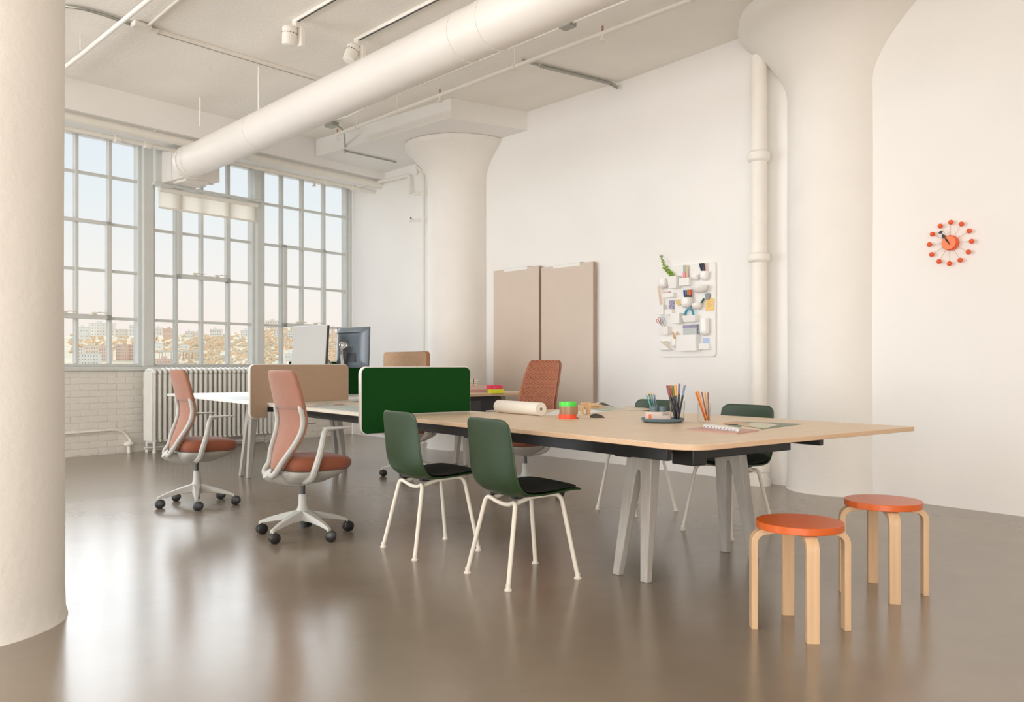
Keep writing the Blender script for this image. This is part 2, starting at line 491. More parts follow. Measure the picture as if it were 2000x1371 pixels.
MB().box((-.06, .0, SILL), (0, .2, HEAD + .05)).build('trim_6', M_frame, kind='structure', bevel=.01, loc=W0, rz=RW)
# casing boards and rail at the top of the middle window
MB().box((-3.23, -.10, 3.34), (-3.14, -.03, HEAD)).build('trim_7', M_frame, kind='structure', bevel=.006, loc=W0, rz=RW)
MB().box((-1.80, -.10, 3.34), (-1.70, -.03, HEAD)).build('trim_8', M_frame, kind='structure', bevel=.006, loc=W0, rz=RW)
MB().box((-3.25, -.12, 3.325), (-1.68, .04, 3.36)).build('trim_9', M_frame, kind='structure', bevel=.006, loc=W0, rz=RW)
bl = thing('roller_blind', 'sheer cream roller blind pulled down a little under the rail of the middle window', 'blind', W0, RW)
MB().tube([(-3.17, -.075, 3.285), (-1.75, -.075, 3.285)], .032, 16).build('roller', M_pipe, bl)
MB().box((-3.16, -.045, 3.07), (-1.76, -.042, 3.30)).build('blind_fabric', M_shade, bl, smooth=False)
MB().box((-3.16, -.053, 3.05), (-1.76, -.034, 3.075)).build('bottom_bar', M_pipe, bl, bevel=.004)

# ---- columns
def column(name, c, r, z0, z1, rr, ztop):
    prof = [(r * 1.03, 0), (r * 1.01, .03), (r, .12)] + [(r, .12 + (z0 - .12) * k / 10) for k in range(1, 11)]
    n = 16
    for k in range(1, n + 1):
        t = k / n
        prof.append((r + (rr - r) * (.55 * t ** 1.5 + .45 * (1 - math.cos(t * PI / 2))) , z0 + (z1 - z0) * (t ** .95)))
    prof += [(rr + .02, z1 + .03), (rr + .022, z1 + .06), (rr + .005, ztop)]
    o = MB().lathe(prof, 72)
    v = []
    for x, y, z in o.v:
        d = math.hypot(x, y); a = math.atan2(y, x)
        q = 1 + .004 * math.sin(3 * a + z * 2.1) + .003 * math.sin(7 * a - 3 * z) + random.uniform(-.0012, .0012)
        v.append((x * q, y * q, z))
    o.v = v
    return o.build(name, M_col, kind='structure', loc=(c[0], c[1], 0), angle=60)
column('column_near', (-2.325, 3.45), .43, 3.4, 4.0, .83, CZ)
column('column_far', (-.68, 10.95), .42, 3.42, 3.84, .70, 3.906)
column('column_right', (2.83, 7.25), .43, 3.40, 3.97, .83, CZ)

# ================================================================== DUCT AND PIPES
DD = Vector((.673, -.740, 0)).normalized()
D0 = Vector((-3.773, 9.9, 3.47))
du = thing('ventilation_duct', 'large round white ventilation duct hung below the ceiling', 'duct', (0, 0, 0))
A = D0 - DD * .12
MB().tube([A, D0 + DD * 5.35], .185, 48).build('duct_section', M_duct, du)
MB().tube([D0 + DD * 5.35, D0 + DD * 7.6], .188, 48).build('duct_section', M_duct, du)
MB().tube([D0 + DD * 7.6, D0 + DD * 11.5], .191, 48).build('duct_section', M_duct, du)
for s_, r_ in ((-.02, .20), (.10, .194), (1.75, .189), (3.55, .0), (5.10, .189), (5.42, .192), (7.6, .195), (9.5, .195)):
    if r_: MB().tube([D0 + DD * s_, D0 + DD * (s_ + .018)], r_, 48).build('seam_ring', M_duct, du)
for s_ in (1.75, 5.42, 9.0):
    p = D0 + DD * s_
    MB().tube([(p.x, p.y, p.z + .18), (p.x, p.y, CZ)], .010, 8).build('hanger_rod', M_pipe, du)
# elbow/box over the middle window
bx = thing('duct_box', 'white sheet metal duct box with seams fixed over the middle window', 'box', W0, RW)
MB().box((-3.15, -.69, 3.36), (-2.70, -.10, 3.73)).build('box_body', M_duct, bx, bevel=.006)
for yy in (-.52, -.34):
    MB().box((-3.158, yy - .008, 3.352), (-2.692, yy + .008, 3.738)).build('flange', M_duct, bx)
MB().box((-3.10, -.60, 3.33), (-2.80, -.30, 3.36)).build('bracket', M_duct, bx)
MB().box((-3.155, -.61, 3.52), (-3.15, -.56, 3.53)).build('maker_plate', M_steel, bx)
# twin pipes under the head beam
pp = thing('upper_pipe', 'thick white pipe running along under the beam above the windows', 'pipe', W0, RW)
MB().tube([(-8.5, -.80, 3.735), (-.02, -.80, 3.735)], .048, 16).build('pipe_run', M_pipe, pp)
for x in (-7, -5.2, -3.6, -1.6): MB().tube([(x, -.80, 3.76), (x, -.80, HEAD)], .012, 8).build('hanger', M_pipe, pp)
pq = thing('lower_pipe', 'thinner white pipe with fittings below the thick pipe above the windows', 'pipe', W0, RW)
MB().tube([(-8.5, -.62, 3.66), (-3.20, -.62, 3.66)], .026, 14).tube([(-2.64, -.62, 3.66), (-.03, -.62, 3.66)], .026, 14).build('pipe_run', M_pipe, pq)
for x in (-3.95, -3.6, -1.9, -1.0, -.5):
    MB().tube([(x - .035, -.62, 3.66), (x + .035, -.62, 3.66)], .04, 12).build('fitting', M_pipe, pq)
MB().lathe([(.03, 0), (.012, .02), (.03, .05), (.006, .07)], 12).build('sprinkler_head', M_cream, pq, loc=(-1.2, -.62, 3.57))
for x in (-4.6, -3.5, -1.2): MB().tube([(x, -.62, 3.68), (x, -.62, HEAD)], .010, 8).build('hanger', M_pipe, pq)
# rods coming from the ceiling beside the beam
rod = thing('hanger_rod_pair', 'two thin white rods hanging from the ceiling beside the duct box', 'rod')
for px, py in ((391, 190), (548, 270)):
    p = on_plane(px, py, CZ) if False else Vector(((px - 1000) / F * F * (CZ - HC) / (712 - py), F * (CZ - HC) / (712 - py), CZ))
    MB().tube([(p.x, p.y, 3.80), (p.x, p.y, CZ)], .010, 8).build('rod', M_pipe, rod)

# sprinkler line + conduit parallel to the duct
sp = thing('sprinkler_pipe', 'long thin white sprinkler pipe hung between the duct and the right wall', 'pipe')
a = Vector((-2.155, 10.32, 3.905)); b = Vector((1.39, 6.51, 3.905)); d = (b - a).normalized()
MB().tube([a, a + d * 9.5], .021, 14).build('pipe_run', M_pipe, sp)
for s_ in (.45, 1.28, 3.20, 5.2, 7.2):
    p = a + d * s_
    MB().tube([p, (p.x, p.y, CZ)], .006, 6).tube([p - d * .012, p + d * .012], .03, 12).build('clip_hanger', M_pipe, sp)
for s_ in (.02, 2.05, 4.3, 6.4):
    p = a + d * s_
    MB().tube([p + Vector((0, 0, .02)), p + Vector((0, 0, .065))], .009, 8).build('sprinkler_head', mat('copper_red', (.40, .22, .15), .4, metal=.3), sp)
    MB().lathe([(.028, 0), (.03, .012), (.010, .03), (.012, .05)], 12).build('sprinkler_cup', M_pipe, sp, loc=p - Vector((0, 0, .07)))
cd = thing('junction_conduit', 'thin conduit clipped above the sprinkler pipe with a grey junction box', 'conduit')
off = Vector((-.12, -.05, .13))
cpts = [a + off + d * .15, a + off + d * .5 + Vector((0, 0, -.03)), a + off + d * 1.0, a + off + d * 9.3]
MB().tube(cpts, .010, 10).build('conduit_run', M_pipe, cd)
for s_ in (1.2, 1.55, 2.2, 3.6): MB().tube([a + off + d * s_, a + off + d * (s_ + .03)], .02, 10).build('coupling', M_pipe, cd)
jb = lambda px, py, h: Vector(((px - 1000) / F * F * (h - HC) / (712 - py), F * (h - HC) / (712 - py), h))
ang = math.atan2(d.y, d.x)
p = a + off + d * 4.05
MB().cbox((0, 0, 0), (.13, .09, .06)).build('junction_box', M_steel, cd, bevel=.004, loc=p, rz=ang)
MB().cbox((0, 0, 0), (.16, .11, .05)).build('junction_box', M_steel, cd, bevel=.004, loc=jb(648, 244, 4.08), rz=ang)
fx = thing('flexible_conduit', 'grey flexible conduit bending down from the junction box to a short wall tube', 'conduit')
q = [jb(655, 244, 4.06), jb(668, 252, 4.02), jb(673, 268, 3.98), jb(674, 294, 3.90)]
MB().tube(smooth_path(q), .010, 10).build('flex_tube', M_steel, fx)
MB().tube([jb(674, 295, 3.89), jb(774, 317, 3.89)], .009, 10).build('straight_tube', M_steel, fx)
MB().sphere(jb(674, 295, 3.89), .022, 10).build('elbow_joint', M_steel, fx)

# surface track across the ceiling, upper left
tr = thing('surface_raceway', 'grey surface raceway running across the ceiling left of the duct', 'raceway')
q0, q1 = jb(300, 58, 4.118), jb(645, 161, 4.118)
dv = (q1 - q0); L_ = dv.length
MB().box((0, -.018, -.018), (L_, .018, .011)).build('raceway_body', M_pipe, tr, loc=q0, rz=math.atan2(dv.y, dv.x))
MB().box((0, .012, -.022), (L_, .019, -.012)).build('raceway_edge', M_steel, tr, loc=q0, rz=math.atan2(dv.y, dv.x))
MB().tube(smooth_path([jb(60, 8, 4.11), jb(143, 14, 4.11), jb(190, 25, 4.11), jb(235, 40, 4.11), jb(265, 52, 4.11)]), .014, 8).build('cable', M_steel, tr)
MB().cbox((0, 0, 0), (.16, .09, .05)).build('junction_box', M_pipe, tr, bevel=.008, loc=jb(276, 51, 4.10), rz=RW)
MB().cbox((0, 0, 0), (.08, .06, .035)).build('junction_box', M_pipe, tr, bevel=.008, loc=jb(300, 60, 4.10), rz=RW)
for nm, lab, pts, r_ in (('slanting_pipe', 'thin white pipe slanting from the left column up past the raceway', [(143, 119), (160, 106), (290, 0)], .020),
                         ('thin_pipe', 'short thin white tube rising from the raceway junction box', [(287, 52), (348, 0)], .012)):
    h = 4.0 if nm == 'slanting_pipe' else 4.11
    P = [jb(x, y, h) for x, y in pts]
    P.append(P[-1] + (P[-1] - P[-2]).normalized() * 2.5); P[0] = P[0] - (P[1] - P[0]).normalized() * (.6 if nm == 'slanting_pipe' else 0)
    t_ = thing(nm, lab, 'pipe'); MB().tube(P, r_, 12).build('pipe_run', M_pipe, t_)
    if nm == 'slanting_pipe':
        p = jb(157, 97, 4.0); MB().tube([p, (p.x, p.y, CZ)], .006, 6).build('hanger', M_pipe, t_)
# right hand ceiling conduits
rc = thing('bent_conduit', 'grey metal conduit on the ceiling near the right wall, bent at its end', 'conduit')
MB().tube([jb(1056, 129, 4.105), jb(1165, 156, 4.105), jb(1190, 162, 4.105), jb(1207, 171, 4.06)], .018, 10).build('conduit_run', M_steel, rc)
MB().tube([jb(1021, 119, 4.105), jb(1052, 127, 4.105)], .014, 10).build('conduit_stub', M_steel, rc)

# track spotlights
def spot(name, label, pA, pB, hd, tilt):
    t = thing(name, label, 'spotlight')
    A_, B_ = jb(*pA, 4.11), jb(*pB, 4.11)
    dv = B_ - A_; an = math.atan2(dv.y, dv.x)
    MB().box((0, -.017, -.012), (dv.length + 2.5, .017, .018)).build('track', M_pipe, t, loc=A_, rz=an)
    MB().box((.06, -.008, -.016), (dv.length + 2.5, .004, -.010)).build('track_slot', M_rubber, t, loc=A_, rz=an)
    c = A_ + dv.normalized() * .04
    MB().cbox((0, 0, -.035), (.07, .045, .06)).build('adapter', M_pipe, t, bevel=.004, loc=c, rz=an)
    MB().cbox((0, 0, 0), (.07, .045, .17)).build('driver_box', M_pipe, t, bevel=.005, loc=c + Vector((.045, .0, -.14)), rz=an)
    h = MB().lathe([(.045, -.08), (.058, -.075), (.066, .068), (.058, .08)], 24).build('lamp_head', M_pipe, t, loc=c + Vector((-.055, -.02, -.14)), rot=(R(tilt[0]), R(tilt[1]), 0))
    for k in range(16):
        aa = 2 * PI * k / 16
        if k == 0:
            g = MB().cbox((0, 0, 0), (.012, .004, .006)).build('vent_slot', M_rubber, h)
            g0 = g
        else:
            g = g0.copy(); COL.objects.link(g); g.parent = h
        g.location = (.0635 * math.cos(aa), .0635 * math.sin(aa), .025); g.rotation_euler = (0, 0, aa + PI / 2)
    return t
spot('track_spotlight', 'white track spotlight nearer the left column, aimed down', (574, 44), (650, 0), None, (6, 6))
spot('track_spotlight', 'white track spotlight beside the duct, tilted head', (694, 80), (850, 0), None, (-18, 16))

# pipes on the far wall and the big riser
rs = thing('riser_pipe', 'fat white vertical riser pipe with collars beside the right column', 'pipe', (2.211, 7.525, 0))
MB().lathe([(.074, 0), (.074, 3.84)], 32).build('pipe_run', M_pipe, rs)
for z_, h_ in ((2.89, .10), (1.99, .09)):
    MB().lathe([(.076, z_), (.088, z_ + .008), (.098, z_ + .02), (.098, z_ + h_ - .02), (.088, z_ + h_ - .012), (.078, z_ + h_)], 32).build('collar', M_pipe, rs)
MB().lathe([(.105, 0), (.105, .06), (.088, .065), (.088, .12), (.10, .125), (.10, .19), (.086, .2), (.078, .22)], 32).build('base_fitting', M_pipe, rs)
fp = wall_back_pt(838)
fr = thing('thin_riser_pipe', 'thin white vertical pipe on the wall beside the far column', 'pipe', (fp.x - .07, fp.y - .10, 0))
MB().lathe([(.026, 0), (.026, 3.88)], 16).build('pipe_run', M_pipe, fr)
MB().tube([(0, 0, 3.05), (-.16, -.02, 3.05)], .018, 12).build('valve_stub', M_pipe, fr)
MB().tube([(-.16, -.02, 3.05), (-.19, -.03, 3.05)], .026, 12).build('valve_cap', M_pipe, fr)
MB().sphere((-.165, -.035, 3.075), .012, 8).build('screw_head', M_black, fr)
MB().tube([(0, 0, 3.42), (-.10, 0, 3.42), (-.13, 0, 3.40)], .022, 12).build('elbow', M_pipe, fr)
MB().tube([(-.02, 0, 3.72), (-.09, 0, 3.80), (-.09, 0, 3.68)], .03, 12).build('elbow', M_pipe, fr)
wp = thing('wall_pipe', 'white pipe along the top of the far wall ending in an elbow', 'pipe')
a1 = wall_back_pt(695) + Vector((-.06, -.06, 3.80)); a2 = wall_back_pt(800) + Vector((-.06, -.06, 3.74))
MB().tube([a1, a2], .026, 12).build('pipe_run', M_pipe, wp)
MB().tube(smooth_path([a2, a2 + Vector((.05, -.04, 0)), a2 + Vector((.07, -.06, -.05)), a2 + Vector((.07, -.06, -.2)), a2 + Vector((.09, -.08, -.26))]), .026, 12).build('elbow', M_pipe, wp)

# conduit at the foot of the window wall
lc = thing('low_wall_conduit', 'thin white conduit low on the brick wall curving down beside the radiator', 'conduit', W0, RW)
MB().tube(smooth_path([(-6.0, -.02, .27), (-4.3, -.02, .275), (-3.75, -.02, .285), (-3.60, -.025, .25), (-3.53, -.03, .17), (-3.52, -.05, .12)], 5), .013, 10).build('conduit_run', M_pipe, lc)
MB().lathe([(.022, 0), (.022, .085), (.052, .09), (.058, .10), (.058, .118), (.045, .13), (.02, .14)], 16).build('floor_fitting', M_pipe, lc, loc=(-3.55, -.07, 0))

# radiator
rd = thing('radiator', 'tall white cast iron column radiator under the windows', 'radiator', W0, RW)
first = None
NS = 26; P_ = .068
for k in range(NS):
    x = -3.37 + k * P_
    if first is None:
        s = MB()
        for yy in (-.34, -.25, -.16):
            s.tube([(0, yy, .13), (0, yy, .17), (0, yy, .95), (0, yy, .99)], [.010, .022, .022, .012], 8)
        s.tube([(0, -.36, .965), (0, -.34, 1.0), (0, -.25, 1.015), (0, -.16, 1.0), (0, -.14, .965)], [.018, .026, .028, .026, .018], 8)
        s.tube([(0, -.36, .15), (0, -.25, .13), (0, -.14, .15)], [.018, .024, .018], 8)
        first = s.build('radiator_section', M_rad, rd); first.location = (x, 0, 0)
    else:
        o = first.copy(); COL.objects.link(o); o.parent = rd; o.location = (x, 0, 0)
for x in (-3.37, -3.37 + (NS - 1) * P_):
    for yy in (-.34, -.16):
        MB().tube([(x, yy, 0), (x, yy, .06), (x, yy, .15)], [.024, .014, .022], 8).build('radiator_leg', M_rad, rd)
MB().box((-3.41, -.355, .14), (-3.385, -.145, .99)).build('end_plate', M_rad, rd, bevel=.01)
MB().tube([(-3.45, -.25, .06), (-2.6, -.25, .065), (-1.62, -.25, .06)], .014, 8).build('supply_pipe', M_pipe, rd)

# ================================================================== TABLES
TA = math.atan2(.604, .797)
U = Vector((.797, .604, 0)); V = Vector((-.604, .797, 0))
P0 = Vector((.733, 3.426, 0))
def tuv(u, v, z=0): return P0 + U * u + V * v + Vector((0, 0, z))
TZ = .745
def trestle(root, uL, uR, v0, top, leg_m=M_legwood, lean=.10):
    for u0, sgn in ((uL, 1), (uR, -1)):
        s = MB(); s2 = MB()
        # A-shaped slab in the v-z plane, leaning inwards, thicker at the top
        prof = [(-.122, 0), (-.075, 0), (-.018, top - .21), (-.014, top - .185), (0, top - .175), (.014, top - .185), (.018, top - .21), (.075, 0), (.122, 0), (.085, top - .1), (.078, top), (-.078, top), (-.085, top - .1)]
        lv = []
        for side in (0, 1):
            for v, z in prof:
                t = z / top
                th = .018 + .017 * t
                uc = u0 + sgn * lean * t
                lv.append((uc + (th if side else -th), v0 + v, z))
        n = len(prof)
        # faces built from convex pieces
        def both(idx):
            return [tuple(idx), tuple(i + n for i in reversed(idx))]
        fs = both([0, 1, 2, 12]) + both([12, 2, 3, 11]) + both([3, 4, 5, 10, 11]) + both([5, 6, 9, 10]) + both([6, 7, 8, 9])
        for i in range(n):
            j = (i + 1) % n
            fs.append((i, j, j + n, i + n))
        s.add(lv, fs); s.build('leg', leg_m, root, bevel=.005, seg=2)
t1 = thing('long_table', 'very long light wood worktable with black underframe in the middle of the room', 'table', P0, TA)
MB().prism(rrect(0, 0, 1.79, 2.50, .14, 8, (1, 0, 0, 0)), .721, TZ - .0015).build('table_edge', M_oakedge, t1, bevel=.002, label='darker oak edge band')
MB().prism(rrect(.002, .002, 1.788, 2.50, .14, 8, (1, 0, 0, 0)), TZ - .0015, TZ).build('table_top', M_oak, t1, smooth=False)
MB().prism(rrect(0, 2.505, .76, 4.70, .01, 2, (0, 0, 0, 0)), .721, TZ).build('table_top', mat('pale_edge', (.74, .66, .55), .4, noise=.06, nscale=3, stretch=(1, 12, 1)), t1, bevel=.002)
MB().prism([(0, 4.705), (.76, 4.705), (.76, 5.10), (1.79, 5.10), (1.79, 7.74), (1.74, 7.80), (.05, 7.80), (0, 7.74)], .721, TZ).build('table_top', M_wtop, t1, bevel=.002, label='white table top section')
for uu in (.27, 1.50):
    MB().box((uu, .38, .63), (uu + .035, 4.62 if uu < 1 else 2.2, .72)).build('side_beam', M_black, t1, bevel=.003)
MB().box((.27, 2.45, .645), (.31, 4.60, .72)).build('beam_cover', M_grayblack, t1, bevel=.003)
for vv in (1.9, 3.0):
    MB().box((.25, vv, .625), (.33, vv + .14, .72)).build('bracket', M_black, t1, bevel=.004)
for vv in (.66, 5.6):
    MB().box((.30, vv, .62), (1.50, vv + .10, .72)).build('cross_beam', M_black, t1, bevel=.004)
MB().box((.60, .44, .612), (1.32, .54, .72)).build('front_beam', M_black, t1, bevel=.004)
MB().box((.50, .42, .585), (.60, .56, .72)).build('cable_box', M_black, t1, bevel=.006)
MB().box((.75, .9, .62), (1.05, 2.3, .70)).build('cable_tray', M_black, t1, bevel=.006)
trestle(t1, .385, 1.243, .722, .72)
trestle(t1, .165, 1.165, 5.67, .72, lean=.08)
for k_ in (-1, 1):
    MB().box((1.145, .722 + k_ * .045 - .012, .575), (1.150, .722 + k_ * .045 + .012, .62)).build('clip', M_steel, t1)
    MB().box((1.10, .722 + k_ * .05 - .03, .60), (1.146, .722 + k_ * .05 + .03, .72)).build('leg_bracket', M_black, t1, bevel=.003)
g0 = on_plane(1120, 817, TZ)
gm = MB().lathe([(.030, 0), (.034, .002), (.034, .0035), (.0, .004)], 24).build('cable_grommet', M_grayblack, t1)
lg = t1.matrix_basis if False else None
gl = g0 - P0
gm.location = (gl.dot(U), gl.dot(V), TZ)

T2Z = .78
Q0 = Vector((-.4925, 8.5, 0))
t2 = thing('second_table', 'smaller oak table with rounded end behind the long table', 'table', Q0, TA)
MB().prism(rrect(0, 0, 1.05, 1.70, .12, 8, (1, 1, 1, 1)), .750, T2Z - .001).build('table_edge', M_oakedge, t2, bevel=.002)
MB().prism(rrect(.002, .002, 1.048, 1.698, .12, 8, (1, 1, 1, 1)), T2Z - .001, T2Z).build('table_top', M_oak, t2, smooth=False)
MB().box((.02, .13, .55), (.50, 1.40, .75)).build('cable_box', M_black, t2, bevel=.006)
MB().box((.03, .122, .56), (.30, .13, .70)).build('box_door', M_grayblack, t2)
trestle(t2, .30, .86, .50, .75, lean=.05)

# ================================================================== SCREENS
def screen(name, label, u0, u1, v, zb, zt, fab, notch=.05, th=.036):
    t = thing(name, label, 'desk screen', tuv(0, v), TA)
    # outline in (u,z): rounded, hanging below the table outside its edge
    r = .045
    def outline(g):
        pts = []
        def arc(cx, cz, a0, rr):
            for k in range(6):
                a = a0 - .5 * PI * k / 5
                pts.append((cx + rr * math.cos(a), cz + rr * math.sin(a)))
        rr = r - g
        pts.append((-.006 - g if u0 < 0 else 0, zb + g))
        arc(u0 + g + rr, zb + g + rr, 1.5 * PI, rr)
        arc(u0 + g + rr, zt - g - rr, PI, rr)
        arc(u1 - g - rr, zt - g - rr, .5 * PI, rr)
        pts.append((u1 - g, TZ + .004 + g))
        pts.append((-.006 - g, TZ + .004 + g))
        return pts
    def slab(g, y0, y1):
        P = outline(g)
        n = len(P)
        m = MB()
        vs = [(p[0], y0, p[1]) for p in P] + [(p[0], y1, p[1]) for p in P]
        m.add(vs, [tuple(range(n)), tuple(range(2 * n - 1, n - 1, -1))] + [(i, (i + 1) % n, n + (i + 1) % n, n + i) for i in range(n)])
        return m
    slab(0, -th / 2, th / 2).build('edge_trim', M_trim, t, bevel=.004, angle=30)
    slab(.006, -th / 2 - .006, -th / 2).build('fabric_panel', fab, t, bevel=.002, angle=30)
    slab(.006, th / 2, th / 2 + .006).build('fabric_panel', fab, t, bevel=.002, angle=30)
    return t
screen('desk_screen', 'dark green fabric screen with white rim clamped over the near table edge', -.19, .655, 2.576, .629, 1.065, M_gfab)
screen('desk_screen', 'beige fabric screen behind the nearer office chair, over the table edge', -.16, .745, 4.654, .625, 1.082, M_bfab)
def inner_screen():
    t = thing('desk_screen', 'dark green fabric screen standing behind the two monitors', 'desk screen', tuv(0, 6.3), TA)
    m = MB().box((.85, -.02, TZ), (1.78, .02, 1.115)); m.build('edge_trim', M_trim, t, bevel=.012)
    MB().box((.856, -.026, TZ + .005), (1.774, -.02, 1.109)).build('fabric_panel', M_gfab, t)
inner_screen()
t = thing('cork_screen', 'tan cork pinboard screen standing on the edge of the smaller table', 'pinboard', Q0, TA)
P = rrect(.71, T2Z, 1.68, 1.222, .05, 6, (0, 0, 1, 1))
n = len(P)
m = MB(); m.add([(.0, p[0], p[1]) for p in P] + [(.045, p[0], p[1]) for p in P], [tuple(range(n)), tuple(range(2 * n - 1, n - 1, -1))] + [(i, (i + 1) % n, n + (i + 1) % n, n + i) for i in range(n)])
m.build('edge_band', M_corkedge, t, bevel=.003)
P = rrect(.716, T2Z, 1.674, 1.217, .047, 6, (0, 0, 1, 1))
m = MB(); m.add([(-.003, p[0], p[1]) for p in P] + [(.0, p[0], p[1]) for p in P], [tuple(range(n)), tuple(range(2 * n - 1, n - 1, -1))] + [(i, (i + 1) % n, n + (i + 1) % n, n + i) for i in range(n)])
m.build('cork_face', M_cork, t)

# ================================================================== MONITORS
def frame_from(w, c):
    """local x = width dir w, local y = away from the viewer"""
    return math.atan2(w.y, w.x)
def monitor(label, c, w, front, tilt=0):
    rz = math.atan2(w[1], w[0])
    t = thing('monitor', label, 'monitor', (c[0], c[1], c[2]), rz)
    t.rotation_euler = (R(tilt), 0, rz)
    W_, H_ = .56, .42
    if front:
        MB().box((-W_ / 2, -.0, -H_ / 2), (W_ / 2, .028, H_ / 2)).build('rear_shell', M_grayblack, t, bevel=.008)
        MB().box((-W_ / 2 + .004, -.006, -H_ / 2 + .004), (W_ / 2 - .004, -.0005, H_ / 2 - .004)).build('display', mat('display_reflection_grey', (.47, .465, .45), .5), t)  # grey colour stands in for the white room reflected in the screen
        MB().box((-W_ / 2, -.008, H_ / 2 - .012), (W_ / 2, .02, H_ / 2)).build('top_bezel', mat('silver', (.6, .62, .64), .3, metal=.3), t, bevel=.003)
        MB().cbox((.05, .05, -.03), (.12, .05, .12)).build('mount_plate', M_grayblack, t, bevel=.01)
    else:
        s = MB()
        g = []
        for i in range(15):
            row = []
            for j in range(15):
                x = -1 + 2 * i / 14; z = -1 + 2 * j / 14
                y = -.045 * max(0, 1 - max(abs(x), abs(z)) ** 6) + .0
                row.append((x * W_ / 2, y, z * H_ / 2))
            g.append(row)
        s.sheet(g); s.box((-W_ / 2, 0, -H_ / 2), (W_ / 2, .018, H_ / 2))
        s.build('rear_shell', mat('graphite_shell', (.10, .125, .15), .33, spec=.6), t, angle=50)
        MB().box((-.22, -.047, H_ / 2 - .062), (.17, -.0445, H_ / 2 - .056)).build('vent_slit', M_rubber, t)
        MB().box((-.02, -.0475, -.155), (.13, -.0455, -.06)).build('port_cover', M_grayblack, t)
        MB().tube([(-.04, -.05, .02), (-.04, -.075, .02)], .055, 24).build('mount_disc', mat('chrome', (.7, .7, .7), .12, metal=1.), t)
        MB().sphere((-.05, -.085, .02), .035, 16).build('ball_joint', mat('chrome', (.7, .7, .7), .12, metal=1.), t)
    return t
mc1 = Vector((-2.105, 8.72, 1.275)); mc2 = Vector((-1.66, 8.72, 1.255))
monitor('monitor with pale reflection painted on its blank screen, facing left above the beige screen', mc1, (.78, -.62), True, tilt=-4)
monitor('dark graphite monitor seen from behind on a chrome arm', mc2, (.72, -.69), False, tilt=-2)
chrome = mat('chrome', (.7, .7, .7), .12, metal=1.)
silver = mat('brushed_silver', (.62, .58, .52), .3, metal=.7)
ar = thing('dual_monitor_mount', 'silver double monitor arm clamped to the long table between the monitors', 'monitor arm', (-1.765, 8.77, TZ))
MB().lathe([(.05, 0), (.05, .012), (.02, .02), (.018, .25), (.022, .26)], 20).build('post', silver, ar)
m2 = Vector((-1.71, 8.62, 1.262)) - ar.location
m1 = Vector((-2.04, 8.77, 1.24)) - ar.location
MB().tube([(0, 0, .20), m2 + Vector((-.03, -.03, -.02)), m2], [.024, .022, .022], 12).build('upper_arm', chrome, ar)
MB().tube([(0, .02, .18), (-.08, .03, .27), m1], [.024, .022, .02], 12).build('lower_arm', silver, ar)
cb = [(.0, -.02, .1), (.05, -.05, .2), (.045, -.05, .26), (.02, -.05, .30), (.04, -.045, .34), m2 + Vector((.03, -.04, -.05))]
MB().tube(smooth_path(cb), .004, 6).build('cable', M_rubber, ar)

# ================================================================== SHELL CHAIRS (local x forward, y left)
def shell_chair(name, label, loc, rz, group):
    t = thing(name, label, 'chair', loc, rz, group)
    # centre line profile (x, z, halfwidth, side lift, forward wrap)
    pr = [(-.222, .815, .204, 0, .012), (-.220, .765, .210, 0, .018), (-.216, .68, .218, 0, .026), (-.212, .60, .222, 0, .030), (-.207, .54, .225, .0, .034),
          (-.196, .485, .228, .006, .040), (-.168, .447, .230, .016, .036), (-.120, .425, .232, .024, .020), (-.05, .423, .234, .024, .0),
          (.03, .434, .234, .014, 0), (.11, .452, .232, .004, 0), (.17, .460, .228, -.002, 0), (.210, .458, .218, -.004, 0), (.230, .452, .198, -.003, 0)]
    def surf(pr, inset=0, up=0):
        pr2 = [Vector(p) for p in []]
        g = []
        nc = 14
        for i, (x, z, hw, lift, wrap) in enumerate(pr):
            row = []
            for j in range(nc + 1):
                s = -1 + 2 * j / nc
                w = hw - inset
                x_ = x + wrap * (abs(s) ** 2.4)
                z_ = z + lift * (abs(s) ** 2.2)
                row.append([x_, s * w, z_ + up])
            g.append(row)
        # soft corners: shorten the end rows towards the sides
        for row, nxt, amt in ((g[0], g[1], .62), (g[-1], g[-2], .7)):
            for j in range(nc + 1):
                s = abs(-1 + 2 * j / nc)
                k = max(0, (s - .8) / .2) ** 2 * amt
                for c in range(3): row[j][c] = row[j][c] * (1 - k) + nxt[j][c] * k
        return g
    sh = MB().sheet(surf(pr)).build('shell', M_green, t, solid=.011, soff=0, sub=2)
    pad = surf(pr[5:13], inset=.014, up=.0)
    for row in pad:
        for q in row: q[2] += .010; q[0] += .004
    MB().sheet(pad).build('seat_pad', M_pad, t, solid=.006, soff=1, sub=1)
    r = .0115
    hf, hb = .432, .405
    for sy in (1, -1):
        f = [(.208, .193 * sy, .012), (.140, .138 * sy, hf), (-.02, .112 * sy, hf - .012), (-.11, .108 * sy, hf - .040)]
        MB().tube(fillet(f, .05), r, 12).build('leg', M_cream, t)
        b = [(-.208, .200 * sy, .012), (-.128, .140 * sy, hb + .004), (-.112, .06 * sy, hb - .024), (-.11, 0, hb - .028)]
        MB().tube(fillet(b, .042), r, 12).build('leg', M_cream, t)
        MB().lathe([(.019, 0), (.020, .005), (.013, .012), (.0125, .03)], 16).build('foot_glide', M_cream, t, loc=(.208, .193 * sy, 0))
        MB().lathe([(.019, 0), (.020, .005), (.013, .012), (.0125, .03)], 16).build('foot_glide', M_cream, t, loc=(-.208, .200 * sy, 0))
        MB().cbox((.09, .10 * sy, hf + .012), (.05, .04, .022)).build('mount_block', M_rubber, t, bevel=.004)
        MB().cbox((-.09, .09 * sy, hf + .0), (.05, .04, .034)).build('mount_block', M_rubber, t, bevel=.004)
    return t
G = 'green shell chairs around the long table'
